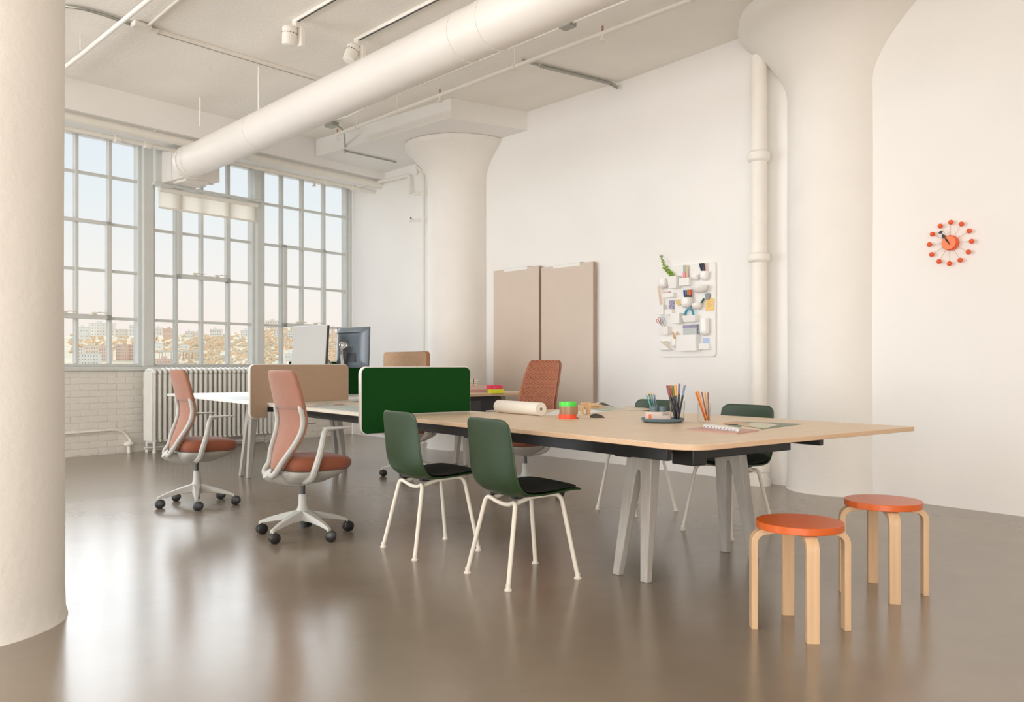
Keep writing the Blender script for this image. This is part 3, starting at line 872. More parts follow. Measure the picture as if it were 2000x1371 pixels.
sc_ = shell_chair('shell_chair', 'dark green shell chair on cream legs, nearest the camera on the near side', (.0525, 4.281, 0), R(32), G)
dup(sc_, (-.474, 4.906, 0), R(34), 'dark green shell chair on cream legs in front of the green screen', G)
dup(sc_, (.92, 6.22, 0), R(217.5), 'dark green shell chair on the far side of the table, behind the pencil tray', G)
dup(sc_, (1.395, 5.44, 0), R(217.5), 'dark green shell chair on the far side, behind the papers near the table corner', G)

# ================================================================== OFFICE CHAIRS
def office_chair(name, label, loc, rz, base_ang, knit=False, group=None):
    t = thing(name, label, 'office chair', loc, rz, group)
    fabric = M_knit if knit else M_terra
    # seat cushion
    def rounded(x0, x1, hw, n=20, e=3.2):
        pts = []
        cx = (x0 + x1) / 2; a = (x1 - x0) / 2
        for k in range(n * 2):
            th = 2 * PI * k / (n * 2)
            c, s = math.cos(th), math.sin(th)
            pts.append((cx + a * abs(c) ** (2 / e) * (1 if c > 0 else -1), hw * abs(s) ** (2 / e) * (1 if s > 0 else -1)))
        return pts
    def stack(levels):
        m = MB(); vs = []; n = None
        for x0, x1, hw, z, dz in levels:
            pts = rounded(x0, x1, hw); n = len(pts)
            for p in pts:
                f = (p[0] - .03) / .24
                vs.append((p[0], p[1], z + dz * f * abs(f)))
        fs = []
        for i in range(len(levels) - 1):
            for k in range(n):
                fs.append((i * n + k, i * n + (k + 1) % n, (i + 1) * n + (k + 1) % n, (i + 1) * n + k))
        fs.append(tuple(range(n - 1, -1, -1))); fs.append(tuple(range((len(levels) - 1) * n, len(levels) * n)))
        return m.add(vs, fs)
    stack([(-.13, .25, .20, .420, .0), (-.145, .272, .218, .430, .0), (-.150, .282, .226, .452, -.002), (-.150, .282, .226, .478, -.006), (-.14, .264, .215, .500, -.010), (-.11, .225, .185, .511, -.014), (-.06, .15, .10, .514, -.01)]).build('seat_cushion', M_terra2, t, angle=80)
    stack([(-.06, .06, .05, .330, 0), (-.11, .12, .085, .338, 0), (-.15, .20, .15, .372, 0), (-.155, .25, .20, .402, 0), (-.15, .262, .212, .421, 0)]).build('seat_pan', M_softgrey, t, angle=80)
    # backrest: z levels -> x, halfwidth
    bp = [(.425, -.200, .085), (.47, -.190, .118), (.53, -.165, .160), (.60, -.130, .195), (.67, -.102, .215), (.74, -.094, .222), (.80, -.106, .221), (.86, -.119, .218), (.92, -.134, .214), (.98, -.150, .208), (1.02, -.161, .198), (1.043, -.167, .170)]
    zz = 1.0
    def back(levels, curve=.03, n=12, dx=0, shrink=0):
        g = []
        for z, x, hw in levels:
            row = []
            for j in range(n + 1):
                s = -1 + 2 * j / n
                row.append((x + dx + curve * s * s, s * (hw - shrink), z * zz))
            g.append(row)
        return g
    if knit:
        bk = [(z * 1.0 + (z - .44) * .12, x - .05 - (z - .6) * .10, hw * (1.06 - (z - .44) * .2)) for z, x, hw in bp]
        g = []
        # braided surface with real relief
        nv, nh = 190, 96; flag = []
        def interp(tt):
            f = tt * (len(bk) - 1); i = min(int(f), len(bk) - 2); w = f - i
            return [bk[i][c] * (1 - w) + bk[i + 1][c] * w for c in range(3)]
        for i in range(nv + 1):
            z, x, hw = interp(i / nv)
            row = []; fl = []
            for j in range(nh + 1):
                s = -1 + 2 * j / nh
                yy = s * hw
                cell = yy / .0235
                ph = (z / .026 + (math.floor(cell) % 2) * .5) % 1.0
                fx_ = cell - math.floor(cell)
                sh_ = math.sin(PI * fx_) * (abs(math.sin(PI * ph)) ** .5)
                rel = .012 * sh_
                if abs(s) > .93: rel = .008; sh_ = 1
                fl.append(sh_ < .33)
                row.append((x + .035 * s * s + rel, yy, z))
            g.append(row); flag.append(fl)
        kc = MB().sheet(g).build('knit_cover', M_knit, t, angle=80)
        kc.data.materials.append(mat('knit_groove_shade', (.20, .062, .030), .9))  # darker tone paints the shade into the grooves of the weave
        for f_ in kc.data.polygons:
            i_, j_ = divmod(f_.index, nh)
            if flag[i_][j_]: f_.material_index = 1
        MB().sheet(back(bk, .035, dx=-.014)).build('back_shell', M_terra, t, solid=.026, soff=0, sub=1)
    else:
        MB().sheet(back(bp[:8], dx=.004, shrink=.006)).build('lower_cover', fabric, t, solid=.016, soff=0, sub=1)
        up = [(z, x, hw * 1.005) for z, x, hw in bp[6:]]
        MB().sheet(back(up, dx=-.004)).build('upper_cushion', fabric, t, solid=.034, soff=0, sub=2)
        # rear frame: V from the bottom up both sides
        for s in (1, -1):
            fp_ = [(-.222, 0, .398), (-.222, .060 * s, .400), (-.212, .088 * s, .425)]
            for z_, x_, h_ in bp[1:7]: fp_.append((x_ + .03 * .72 - .014, (h_ - .026) * s, z_ + .0))
            fp_.append((bp[6][1] + .008, (bp[6][2] - .040) * s, .822))
            pth = smooth_path(fp_, 5)
            n_ = len(pth)
            MB().tube(pth, [.0185 - .003 * i / n_ for i in range(n_)], 12).build('back_frame', M_softgrey, t)
    MB().tube(smooth_path([(-.235, 0, .410), (-.20, 0, .385), (-.10, 0, .355), (0, 0, .345)]), [.036] * 19, 12).build('back_carrier', M_softgrey, t)
    for s in (1, -1):
        a_ = smooth_path([(-.03, .10 * s, .355), (-.03, .20 * s, .385), (-.03, .245 * s, .44), (-.005, .262 * s, .54), (.012, .266 * s, .625), (.022, .264 * s, .665), (.045, .262 * s, .682), (.085, .258 * s, .684)], 5)
        n_ = len(a_)
        MB().tube(a_, [.024 - .010 * i / n_ for i in range(n_)], 10).build('armrest', M_softgrey, t)
        MB().prism([(.02, -.028), (.06, -.036), (.15, -.024), (.205, -.010), (.205, .010), (.15, .024), (.06, .030), (.02, .024)], .682, .694, Matrix.Translation((0, .258 * s, 0))).build('arm_pad', M_softgrey, t, bevel=.004)
    MB().lathe([(.014, .10), (.014, .34)], 20).build('gas_column', M_grayblack, t)
    MB().lathe([(.022, .045), (.022, .11)], 20).build('column_foot', M_grayblack, t)
    hub = MB().lathe([(.036, .095), (.044, .105), (.048, .15), (.034, .175), (.028, .20), (.0265, .255), (.022, .262)], 24)
    hub.build('hub', M_softgrey, t)
    for k in range(5):
        a = base_ang + k * 2 * PI / 5
        rot = Matrix.Rotation(a - rz, 4, 'Z')
        m = MB(); sec = [(.02, .040, .100, .165), (.12, .027, .098, .140), (.22, .019, .082, .112), (.27, .015, .072, .092), (.29, .014, .058, .084)]
        vs = []
        for x, hw, zb, zt in sec: vs += [(x, -hw, zb), (x, hw, zb), (x, hw * .75, zt), (x, -hw * .75, zt)]
        fs = [(3, 2, 1, 0), (16, 17, 18, 19)]
        for i in range(4):
            for c in range(4):
                fs.append((i * 4 + c, i * 4 + (c + 1) % 4, (i + 1) * 4 + (c + 1) % 4, (i + 1) * 4 + c))
        m.add(vs, fs, rot); m.build('base_arm', M_softgrey, t, bevel=.004)
        ca = random.uniform(-.4, .6) - rz + (.35 if loc[0] < -1 else 0)
        c = MB()
        mt = Matrix.Translation(rot @ Vector((.283, 0, 0))) @ Matrix.Rotation(ca, 4, 'Z')
        for yy in (-.024, .008):
            c.tube([(0.012, yy, .033), (0.012, yy + .003, .033), (0.012, yy + .015, .033), (0.012, yy + .018, .033)], [.028, .033, .033, .028], 20, mt)
        c.cbox((0.004, 0, .045), (.035, .014, .03), mt)
        c.tube([(0, 0, .04), (0, 0, .068)], .008, 10, mt)
        c.build('caster', M_rubber, t)
    return t
GO = 'office chairs'
office_chair('office_chair', 'terracotta office chair nearest the radiator, left end of the table', (-2.424, 6.46, 0), R(36), R(2), group=GO)
office_chair('office_chair', 'terracotta office chair in front of the beige screen', (-1.321, 5.304, 0), R(38), R(101), group=GO)
office_chair('office_chair', 'terracotta office chair mostly hidden behind the green screen', (-.976, 8.15, 0), R(215), R(190), group=GO)
office_chair('office_chair', 'office chair with a woven terracotta back behind the paper roll', (.111, 6.95, 0), R(222), R(200), knit=True, group=GO)

# ================================================================== STOOLS
def stool(label, loc, rz, group):
    t = thing('stool', label, 'stool', loc, rz, group)
    r = .172; h = .44
    MB().lathe([(0.001, h - .029), (r - .002, h - .029), (r, h - .027), (r, h - .002), (r - .0015, h), (.001, h)], 72).build('seat', M_orange, t)
    for k in range(4):
        m = MB(); mt = Matrix.Rotation(k * PI / 2, 4, 'Z')
        out_ = []; inn = []
        R0, th = .060, .026
        xo = r + .026
        top = h - .0295
        path_o = [(xo, 0), (xo, top - R0)] + [(xo - R0 + R0 * math.cos(a), top - R0 + R0 * math.sin(a)) for a in [PI / 2 * q / 8 for q in range(1, 9)]] + [(.06, top)]
        Ri = R0 - th
        path_i = [(xo - th, 0), (xo - th, top - R0)] + [(xo - R0 + Ri * math.cos(a), top - R0 + Ri * math.sin(a)) for a in [PI / 2 * q / 8 for q in range(1, 9)]] + [(.06, top - .012)]
        n = len(path_o); vs = []
        for po, pi in zip(path_o, path_i):
            vs += [(po[0], -.0245, po[1]), (po[0], .0245, po[1]), (pi[0], .0245, pi[1]), (pi[0], -.0245, pi[1])]
        fs = [(0, 1, 2, 3), ((n - 1) * 4 + 3, (n - 1) * 4 + 2, (n - 1) * 4 + 1, (n - 1) * 4)]
        for i in range(n - 1):
            for c in range(4):
                fs.append((i * 4 + c, i * 4 + (c + 1) % 4, (i + 1) * 4 + (c + 1) % 4, (i + 1) * 4 + c))
        m.add(vs, fs, mt); m.build('leg', M_birch, t, bevel=.002, angle=40)
    return t
stool('round orange-topped birch stool, the nearer one beside the table corner', (1.175, 3.43, 0), R(-4), 'orange stools')
stool('round orange-topped birch stool, the farther one toward the right wall', (1.752, 3.964, 0), R(-9), 'orange stools')

# ================================================================== WALL: panels, organiser, clock
def wall_panel(label, px0, px1, zb, zt):
    a = wall_back_pt(px0); b = wall_back_pt(px1)
    dv = b - a; L_ = dv.length; rz = math.atan2(dv.y, dv.x)
    t = thing('wall_panel', label, 'panel', a, rz, 'beige wall panels')
    MB().box((.006, -.075, zb), (L_ - .006, -.03, zt)).build('panel_board', M_panel, t, bevel=.004)
    MB().box((L_ - .0065, -.0745, zb), (L_ - .003, -.0305, zt - .002)).build('side_edge', M_paneledge, t)
    MB().box((L_ * .25, -.079, zt - .03), (L_ * .75, -.029, zt + .004)).build('hook_plate', M_white, t, bevel=.002)
    MB().box((L_ * .24, -.06, zt + .002), (L_ * .76, -.001, zt + .008)).build('hanging_rail', M_softgrey, t)
    MB().box((L_ * .74, -.065, zt - .01), (L_ * .77, -.001, zt + .012)).build('rail_end', M_softgrey, t)
    return t
wall_panel('tall beige fabric wall panel, the one nearer the far column', 972, 1062, .55, 2.245)
wall_panel('tall beige fabric wall panel, the one nearer the pegboard organiser', 1065, 1168, .55, 2.215)

ua = wall_right_pt(1292); ub = wall_right_pt(1400)
ud = ub - ua; UL = ud.length; UR = math.atan2(ud.y, ud.x)
uz0 = 1.155; UH = .915
def uo(x, y, z):      # board local -> world ; y = out of wall
    d_ = ud.normalized(); n_ = Vector((-d_.y, d_.x, 0)) * -1
    n_ = Vector((d_.y, -d_.x, 0))
    return ua + d_ * x + n_ * y + Vector((0, 0, uz0 + z))
ut = thing('wall_organiser', 'white moulded wall organiser with many cups and trays', 'organiser', (ua.x, ua.y, uz0), UR)
P = rrect(0, 0, UL, UH, .03, 5)
m = MB(); n = len(P)
m.add([(p[0], -.028, p[1]) for p in P] + [(p[0], -.002, p[1]) for p in P], [tuple(range(n)), tuple(range(2 * n - 1, n - 1, -1))] + [(i, (i + 1) % n, n + (i + 1) % n, n + i) for i in range(n)])
m.build('back_board', M_white, ut, bevel=.004)
def cx(v): return (v - 135) / 580 * UL
def cz(v): return (1260 - v) / 1025 * UH
B0 = -.028
SH = .12                       # cups are seen obliquely: their fronts shift left in the picture
def pocket(kind, x0, x1, y0, y1, dep):
    xa, xb, za, zb = cx(x0) + dep * .25, cx(x1) + dep * .05, cz(y1), cz(y0)
    w = xb - xa; h = zb - za; th = .004
    m = MB()
    if kind == 'box' or kind == 'taper':
        tp = .012 if kind == 'taper' else 0
        f = B0 - dep
        m.add([(xa + tp, f + tp, za), (xb - tp, f + tp, za), (xb, B0, za), (xa, B0, za), (xa, f, zb), (xb, f, zb), (xb, B0, zb), (xa, B0, zb),
               (xa + th, f + th, zb), (xb - th, f + th, zb), (xb - th, B0 - .0005, zb), (xa + th, B0 - .0005, zb),
               (xa + th + tp, f + th + tp, za + th), (xb - th - tp, f + th + tp, za + th), (xb - th, B0 - .0005, za + th), (xa + th, B0 - .0005, za + th)],
              [(0, 3, 2, 1), (0, 1, 5, 4), (1, 2, 6, 5), (3, 0, 4, 7), (2, 3, 7, 6), (4, 5, 9, 8), (5, 6, 10, 9), (7, 4, 8, 11), (8, 9, 13, 12), (9, 10, 14, 13), (11, 8, 12, 15), (12, 13, 14, 15), (6, 7, 11, 10)])
        m.build('pocket', M_white, ut, bevel=.002)
    elif kind == 'wedge':
        f = B0 - dep
        m.add([(xa, f, za), (xb, f, za), (xb, B0, za), (xa, B0, za), (xa, f, zb), (xa, B0, zb)], [(0, 1, 4), (2, 3, 5), (0, 3, 2, 1), (0, 4, 5, 3), (1, 2, 5, 4)])
        m.build('pocket', M_white, ut, bevel=.002)
    else:
        r = w / 2
        zr = min(r * (1.0 if kind == 'cup' else .95), h)
        prof = [(r * .05, 0)] + [(r * math.sin(a), zr - zr * math.cos(a)) for a in [PI / 2 * q / 6 for q in range(1, 7)]]
        if h > zr: prof.append((r, h))
        inner = [(max(.001, q[0] - th), q[1] + (th if i < len(prof) - 1 else 0)) for i, q in enumerate(prof)][::-1]
        m.lathe(prof + inner, 24, Matrix.Translation(((xa + xb) / 2, B0 - r * .92, za)))
        m.build('pocket', M_white, ut, angle=50)
for kd, *q in (('cup', 155, 245, 375, 485, .06), ('taper', 262, 375, 360, 495, .09), ('box', 375, 490, 390, 475, .06), ('cup', 500, 580, 370, 430, .05),
               ('cup', 590, 670, 340, 440, .05), ('box', 190, 320, 540, 590, .05), ('cup', 530, 670, 490, 575, .06), ('cup', 405, 510, 610, 730, .06),
               ('cup', 512, 605, 680, 750, .05), ('box', 130, 215, 670, 780, .06), ('box', 212, 300, 722, 785, .045), ('box', 300, 408, 775, 888, .09),
               ('taper', 412, 560, 808, 878, .07), ('box', 165, 265, 915, 1010, .06), ('cup', 285, 350, 1060, 1160, .04), ('box', 355, 570, 1020, 1195, .08),
               ('cup', 590, 675, 850, 1035, .05), ('box', 570, 675, 1118, 1180, .04), ('wedge', 150, 285, 1075, 1180, .05)):
    pocket(kd, *q)
for k in range(3):
    xa = cx(180 + k * 28)
    MB().box((xa, B0 - .066, cz(1008)), (xa + .008, B0 - .0605, cz(918))).build('rib', M_white, ut)
def stick(name, label, cat, a, b, r, m, group=None, tip=None, tipm=None, tiplen=.012):
    a = Vector(a); b = Vector(b)
    t = thing(name, label, cat, a, 0, group)
    d_ = b - a; L_ = d_.length
    rot = d_.to_track_quat('Z', 'Y').to_matrix().to_4x4()
    if tip is None:
        MB().tube([(0, 0, 0), (0, 0, L_)], r, 8, rot).build('shaft', m, t)
    elif tip == 'pencil':
        MB().tube([(0, 0, 0), (0, 0, L_ - tiplen)], r, 6, rot).build('shaft', m, t)
        MB().tube([(0, 0, L_ - tiplen), (0, 0, L_)], [r, r * .1], 6, rot).build('pencil_tip', tipm, t)
    elif tip == 'marker':
        MB().tube([(0, 0, 0), (0, 0, L_ - tiplen)], r * .9, 10, rot).build('barrel', M_rubber, t)
        MB().tube([(0, 0, L_ - tiplen), (0, 0, L_)], r, 10, rot).build('cap', m, t)
    return t
def cm(name, c, r=.5): return mat(name, c, r)
def up_(x, y, out=.05): return uo(cx(x) + out * .2, out, cz(y))
# contents of the organiser
pl = thing('plant_sprig', 'bright green leafy sprig leaning out of the organiser', 'plant', up_(300, 460, .07))
base = pl.location.copy()
stem = [up_(300, 460, .07) - base, up_(295, 360, .07) - base, up_(240, 290, .07) - base, up_(200, 200, .07) - base, up_(168, 105, .07) - base]
sp_ = smooth_path(stem, 8)
MB().tube(sp_, .002, 6).build('stem', cm('stem_green', (.12, .22, .03)), pl)
M_leaf = cm('leaf_green', (.20, .36, .015), .5)
leaf0 = None
for i in range(9, len(sp_)):
    for s in (-1, 1):
        fat = 1.0 if i < 22 else .6
        if leaf0 is None:
            leaf0 = MB().add([(0, 0, 0), (.010, 0, .006), (.022, .002, 0), (.010, 0, -.006), (.010, .003, 0)], [(0, 1, 4), (1, 2, 4), (2, 3, 4), (3, 0, 4)]).build('leaf', M_leaf, pl, smooth=False)
            o = leaf0
        else:
            o = leaf0.copy(); COL.objects.link(o); o.parent = pl
        o.location = sp_[i]; o.scale = (fat * 1.7,) * 3
        o.rotation_euler = (random.uniform(-.6, .6), random.uniform(-.9, .3), (0 if s > 0 else PI) + random.uniform(-.7, .7))
def card(name, label, cat, x0, x1, y0, y1, out, m, th=.004, group=None):
    a = up_(x0, y1, out); 
    t = MB().box((0, -th, 0), ((x1 - x0) / 580 * UL, 0, (y1 - y0) / 1025 * UH)).build(name, m, loc=a, rz=UR)
    return tag(t, label, cat, group)
card('card', 'upright card with teal and pink print in the organiser', 'card', 398, 425, 245, 450, .045, cm('teal_card', (.36, .45, .40)))
card('card', 'tan upright card beside the teal one in the organiser', 'card', 428, 450, 250, 450, .05, cm('tan_card', (.68, .52, .33)))
card('price_tag', 'small pink tag on the upright cards in the organiser', 'tag', 400, 425, 325, 390, .056, cm('pink_card', (.80, .30, .36)))
for k, (x, c, nm) in enumerate(((560, (.03, .035, .08), 'navy'), (580, (.025, .03, .07), 'dark blue'), (598, (.05, .045, .08), 'dark violet'))):
    stick('marker_pen', '%s marker leaning in the round cup at the organiser top right' % nm, 'pen', up_(608 + k * 6, 420, .035), up_(x + 5, 246, .045), .0085, cm('m_' + nm.replace(' ', '_'), c), 'pens in the organiser')
for x, c, nm in ((622, (.75, .45, .40), 'pink'), (640, (.75, .65, .60), 'pale grey')):
    stick('paint_brush', '%s thin brush handle in the organiser top right cup' % nm, 'brush', up_(634, 420, .035), up_(x, 250, .045), .004, cm('b_' + nm.replace(' ', '_'), c), 'brushes in the organiser')
card('wooden_ruler', 'long pale wooden ruler leaning out of the organiser left side', 'ruler', 118, 138, 450, 760, .045, cm('ruler_wood', (.70, .52, .36)), .003)
bpy.data.objects['wooden_ruler'].rotation_euler = (0, R(-9), UR)
bpy.data.objects['wooden_ruler'].location = up_(172, 760, .075)
card('printed_card', 'lavender printed card standing in the organiser left side', 'card', 236, 296, 622, 760, .03, mat('lavender_card', (.50, .46, .62), .6, col2=(.15, .13, .25), nscale=90))
tag(MB().prism([(0, 0), (.04, .035), (.045, .055), (.035, .068), (.018, .068), (0, .055), (-.018, .068), (-.035, .068), (-.045, .055), (-.04, .035)], 0, .003, Matrix.Rotation(PI / 2, 4, 'X')).build('heart_ornament', cm('gold_card', (.72, .55, .22)), loc=uo(cx(355), .04, cz(695)), rz=UR), 'small gold heart ornament hanging on the organiser', 'ornament')
for k, (x, c, nm) in enumerate(((412, (.05, .08, .22), 'navy blue'), (430, (.10, .16, .38), 'mid blue'), (452, (.42, .20, .09), 'brown'), (470, (.62, .22, .06), 'burnt orange'), (488, (.60, .05, .03), 'red'))):
    stick('marker_pen', '%s capped marker in the big cup at the organiser centre' % nm, 'pen', up_(430 + k * 12, 715, .055), up_(x, 522, .06), .009, cm('mk_' + nm.replace(' ', '_'), c), 'pens in the organiser', 'marker', None, .055)
stick('marker_pen', 'dark green pen leaning right in a small organiser bowl', 'pen', up_(550, 735, .045), up_(612, 632, .05), .009, cm('mk_green', (.03, .10, .08)), 'pens in the organiser')
nt_ = thing('clipped_note', 'yellow note with handwriting hanging from a grey clip', 'note', up_(622, 765, .034), UR)
nw, nh_ = 82 / 580 * UL, 135 / 1025 * UH
MB().box((0, -.003, 0), (nw, 0, nh_)).build('note_sheet', cm('yellow_paper', (.85, .60, .22)), nt_)
for k in range(5):
    MB().box((nw * .25, -.0042, nh_ * (.2 + .13 * k)), (nw * (.55 + .1 * (k % 3)), -.003, nh_ * (.215 + .13 * k))).build('handwriting', cm('ink', (.30, .20, .08)), nt_)
MB().prism([(0, 0), (.035, .0), (.05, .05), (.042, .062), (.03, .045), (.022, .06), (.004, .062), (-.012, .05)], 0, .012, Matrix.Rotation(PI / 2, 4, 'X')).build('clip', cm('grey_clip', (.28, .30, .31)), nt_, loc=(.012, -.004, nh_ * .88))
# tape hoop
tp = MB(); 
for_r = .066
prof = [(for_r, -.012), (for_r, .012), (for_r - .009, .012), (for_r - .009, -.012)]
tp.lathe(prof, 32, Matrix.Rotation(PI / 2, 4, 'X'), closed=True)
tag(tp.build('tape_roll', cm('blue_tape', (.06, .40, .55), .35), loc=up_(470, 803, .066), rz=UR - .2), 'bright blue tape roll standing in an organiser tray', 'tape')
def scissors(label, c, px, py, ang):
    t = thing('scissors', label, 'scissors', up_(px, py, .06), 0)
    t.rotation_euler = (0, R(ang), UR)
    for s in (-1, 1):
        pts = [(s * .014 + .014 * math.cos(a), 0, .095 + .022 * math.sin(a)) for a in [2 * PI * q / 14 for q in range(15)]]
        MB().tube(pts, .0028, 6).build('handle', c, t)
        MB().tube([(s * .012, 0, .075), (0, 0, .045), (-s * .003, 0, 0)], [.004, .005, .002], 6).build('blade', M_steel, t)
scissors('red handled scissors hanging out of the organiser at lower left', cm('red_handle', (.60, .07, .07)), 185, 925, -38)
scissors('pale blue handled scissors in the organiser at lower left', cm('blue_handle', (.25, .52, .62)), 205, 930, -22)
for k in range(6):
    stick('bamboo_stick', 'thin pale wooden stick fanned out in the narrow organiser cup', 'stick', up_(318, 1140, .035), up_(272 + k * 16, 975 + (k % 3) * 12, .04), .0035, cm('bamboo', (.66, .42, .20)), 'wooden sticks in the organiser')
card('notebook', 'grey green notebook with violet header in the large organiser box', 'notebook', 400, 540, 912, 1150, .05, mat('grey_notebook', (.52, .56, .54), .6))
card('notebook', 'dark patterned notebook behind the grey one in the organiser', 'notebook', 470, 560, 905, 1150, .035, mat('dark_notebook', (.22, .22, .24), .6, col2=(.40, .40, .50), nscale=70))
bb = card('paper_band', 'violet patterned strip on top of the grey notebook', 'paper', 400, 540, 912, 942, .0555, mat('violet_strip', (.38, .36, .50), .6, col2=(.25, .24, .36), nscale=80))
card('note_card', 'light blue card in the small organiser tray at lower right', 'card', 590, 660, 1058, 1150, .025, cm('pale_blue_card', (.45, .56, .78)))
m = MB()
pa = [PI * q / 16 for q in range(17)]
oo = [(.045 * math.cos(a), .045 * math.sin(a)) for a in pa] + [(.028 * math.cos(a), .008 + .022 * math.sin(a)) for a in reversed(pa)]
vs = [(p[0], 0, p[1]) for p in oo] + [(p[0], .003, p[1]) for p in oo]; n = len(oo)
fs = [(i, i + 1, n - 2 - i, n - 1 - i) for i in range(16)] + [(n + i, 2 * n - 1 - i, 2 * n - 2 - i, n + i + 1) for i in range(16)] + [(i, (i + 1) % n, n + (i + 1) % n, n + i) for i in range(n)]
m.add(vs, fs)
pt = m.build('protractor', cm('protractor_tan', (.62, .52, .34)), loc=up_(212, 1130, .065)); pt.rotation_euler = (0, R(42), UR)
tag(pt, 'tan half-round protractor leaning on the organiser wedge', 'protractor')
card('eraser', 'pinkish eraser lying in the shallow organiser tray', 'eraser', 205, 250, 520, 560, .04, cm('eraser_pink', (.70, .48, .42)), .02)

# clock
ck = Vector((3.323, 6.342, 1.994))
kd = Vector((.62, -.785, 0)).normalized()
kr = math.atan2(kd.y, kd.x)
ck_t = thing('wall_clock', 'orange ball clock with twelve balls on wire spokes', 'clock', ck, kr)
RX = Matrix.Rotation(PI / 2, 4, 'X')
MB().lathe([(.056, .0), (.057, .004), (.057, .045), (.050, .052)], 40, RX).build('clock_body', M_clock, ck_t)
MB().lathe([(.001, .0515), (.052, .0515), (.051, .0555), (.001, .0565)], 40, RX).build('clock_face', M_clockface, ck_t)
for k in range(12):
    a = k * PI / 6 + R(2)
    p = (.155 * math.sin(a), -.030, .155 * math.cos(a)); q = (.055 * math.sin(a), -.030, .055 * math.cos(a))
    MB().tube([q, p], .0014, 6).build('spoke', cm('brass_wire', (.55, .38, .18), .4), ck_t)
    MB().sphere(p, .0185, 16).build('ball', M_clock, ck_t)
hm = cm('hand_black', (.02, .022, .02))
def hand(ang, L_, shape):
    rot = Matrix.Rotation(R(ang), 4, 'Y')
    m = MB().box((-.003, -.062, -.02), (.003, -.060, L_), rot)
    if shape == 'lens':
        m.add([(-.004, -.062, .0), (.004, -.062, .0), (.008, -.062, .022), (0, -.062, .048), (-.008, -.062, .022), (0, -.060, .02)], [(0, 1, 2, 3, 4), (0, 4, 5), (4, 3, 5), (3, 2, 5), (2, 1, 5), (1, 0, 5)], rot)
    return m
hand(-33, .09, 'lens').build('minute_hand', hm, ck_t)
hh = MB()
rot = Matrix.Rotation(R(-33), 4, 'Y')
hh.lathe([(.001, -.001), (.016, -.001), (.016, .001), (.001, .001)], 20, rot @ Matrix.Translation((0, -.064, .100)) @ Matrix.Scale(.65, 4, (0, 0, 1)) @ RX)
hh.add([(-.018, -.064, .050), (.018, -.064, .050), (.0, -.064, .085), (-.018, -.066, .050), (.018, -.066, .050), (.0, -.066, .085)], [(0, 2, 1), (3, 4, 5), (0, 1, 4, 3), (1, 2, 5, 4), (2, 0, 3, 5)], rot)
hh.box((-.002, -.066, 0), (.002, -.064, .06), rot).build('hour_hand', hm, ck_t)

# ================================================================== THINGS ON THE TABLES
def tp_(px, py, h=TZ): return on_plane(px, py, h)
# paper roll
a = tp_(1057, 812.5); b = tp_(979, 806)
dv = (b - a).normalized(); rl = .49; rr = .043
pr_ = thing('paper_roll', 'thick roll of off-white paper lying on the long table', 'paper roll', (a.x, a.y, TZ), math.atan2(dv.y, dv.x))
m = MB().lathe([(rr, 0), (rr, rl), (.011, rl), (.011, 0)], 48, Matrix.Translation((0, 0, rr + .0015)) @ Matrix.Rotation(PI / 2, 4, 'Y'), closed=True)
m.build('roll', M_paper, pr_)
MB().lathe([(.011, -.0005), (.011, rl), (.006, rl), (.006, -.0005)], 24, Matrix.Translation((0, 0, rr + .0015)) @ Matrix.Rotation(PI / 2, 4, 'Y'), closed=True).build('cardboard_core', cm('core_grey', (.32, .30, .29)), pr_)
# tape rolls
def tape(label, c, x, y, z, r, h, mm, group):
    t = MB().lathe([(r, 0), (r, h), (r * .72, h), (r * .72, 0)], 48, closed=True).build('tape_roll', mm, loc=(x, y, z))
    return tag(t, label, 'tape', group)
g = tp_(1109, 818.5)
GT = 'tape rolls stacked on the long table'
g.y += .055; g.x += .003
tape('fluorescent red-orange tape roll at the bottom of the stack on the long table', None, g.x, g.y, TZ, .056, .028, cm('fluo_red', (.95, .10, .03), .35), GT)
tape('brown tape roll in the middle of the stack on the long table', None, g.x + .006, g.y, TZ + .028, .058, .048, cm('tape_brown', (.35, .20, .11), .3), GT)
tape('fluorescent green tape roll on top of the stack on the long table', None, g.x, g.y, TZ + .076, .053, .028, cm('fluo_green', (.08, .72, .07), .35), GT)
g2 = tp_(967, 768.0, T2Z); g2.y += .07
GT2 = 'tape rolls stacked on the smaller table'
tape('fluorescent yellow tape roll on the smaller table', None, g2.x + .004, g2.y, T2Z, .085, .042, cm('fluo_yellow', (.80, .85, .02), .35), GT2)
tape('fluorescent pink tape roll on top of the yellow one', None, g2.x - .006, g2.y, T2Z + .042, .085, .040, cm('fluo_pink', (.90, .04, .13), .35), GT2)
# folders and books on the smaller table
bz = T2Z
def flat_box(name, label, cat, c, size, rz, m, z, group=None, bev=.002):
    o = MB().box((-size[0] / 2, -size[1] / 2, 0), (size[0] / 2, size[1] / 2, size[2])).build(name, m, loc=(c[0], c[1], z), rz=rz, bevel=bev)
    return tag(o, label, cat, group)
fc = Vector((-.385, 9.05, 0))
flat_box('folder', 'thin pink folder at the bottom of the pile on the smaller table', 'folder', fc, (.32, .24, .012), .1, cm('pink_folder', (.58, .34, .29)), bz, 'folders under the books')
flat_box('folder', 'second thin pink folder in the pile on the smaller table', 'folder', fc, (.315, .235, .012), .12, cm('rose_folder', (.52, .27, .24)), bz + .013, 'folders under the books')
flat_box('document_box', 'dusty pink document box under the cream books', 'box', fc + Vector((0, .01, 0)), (.33, .24, .045), .08, cm('dusty_pink', (.60, .42, .37)), bz + .026)
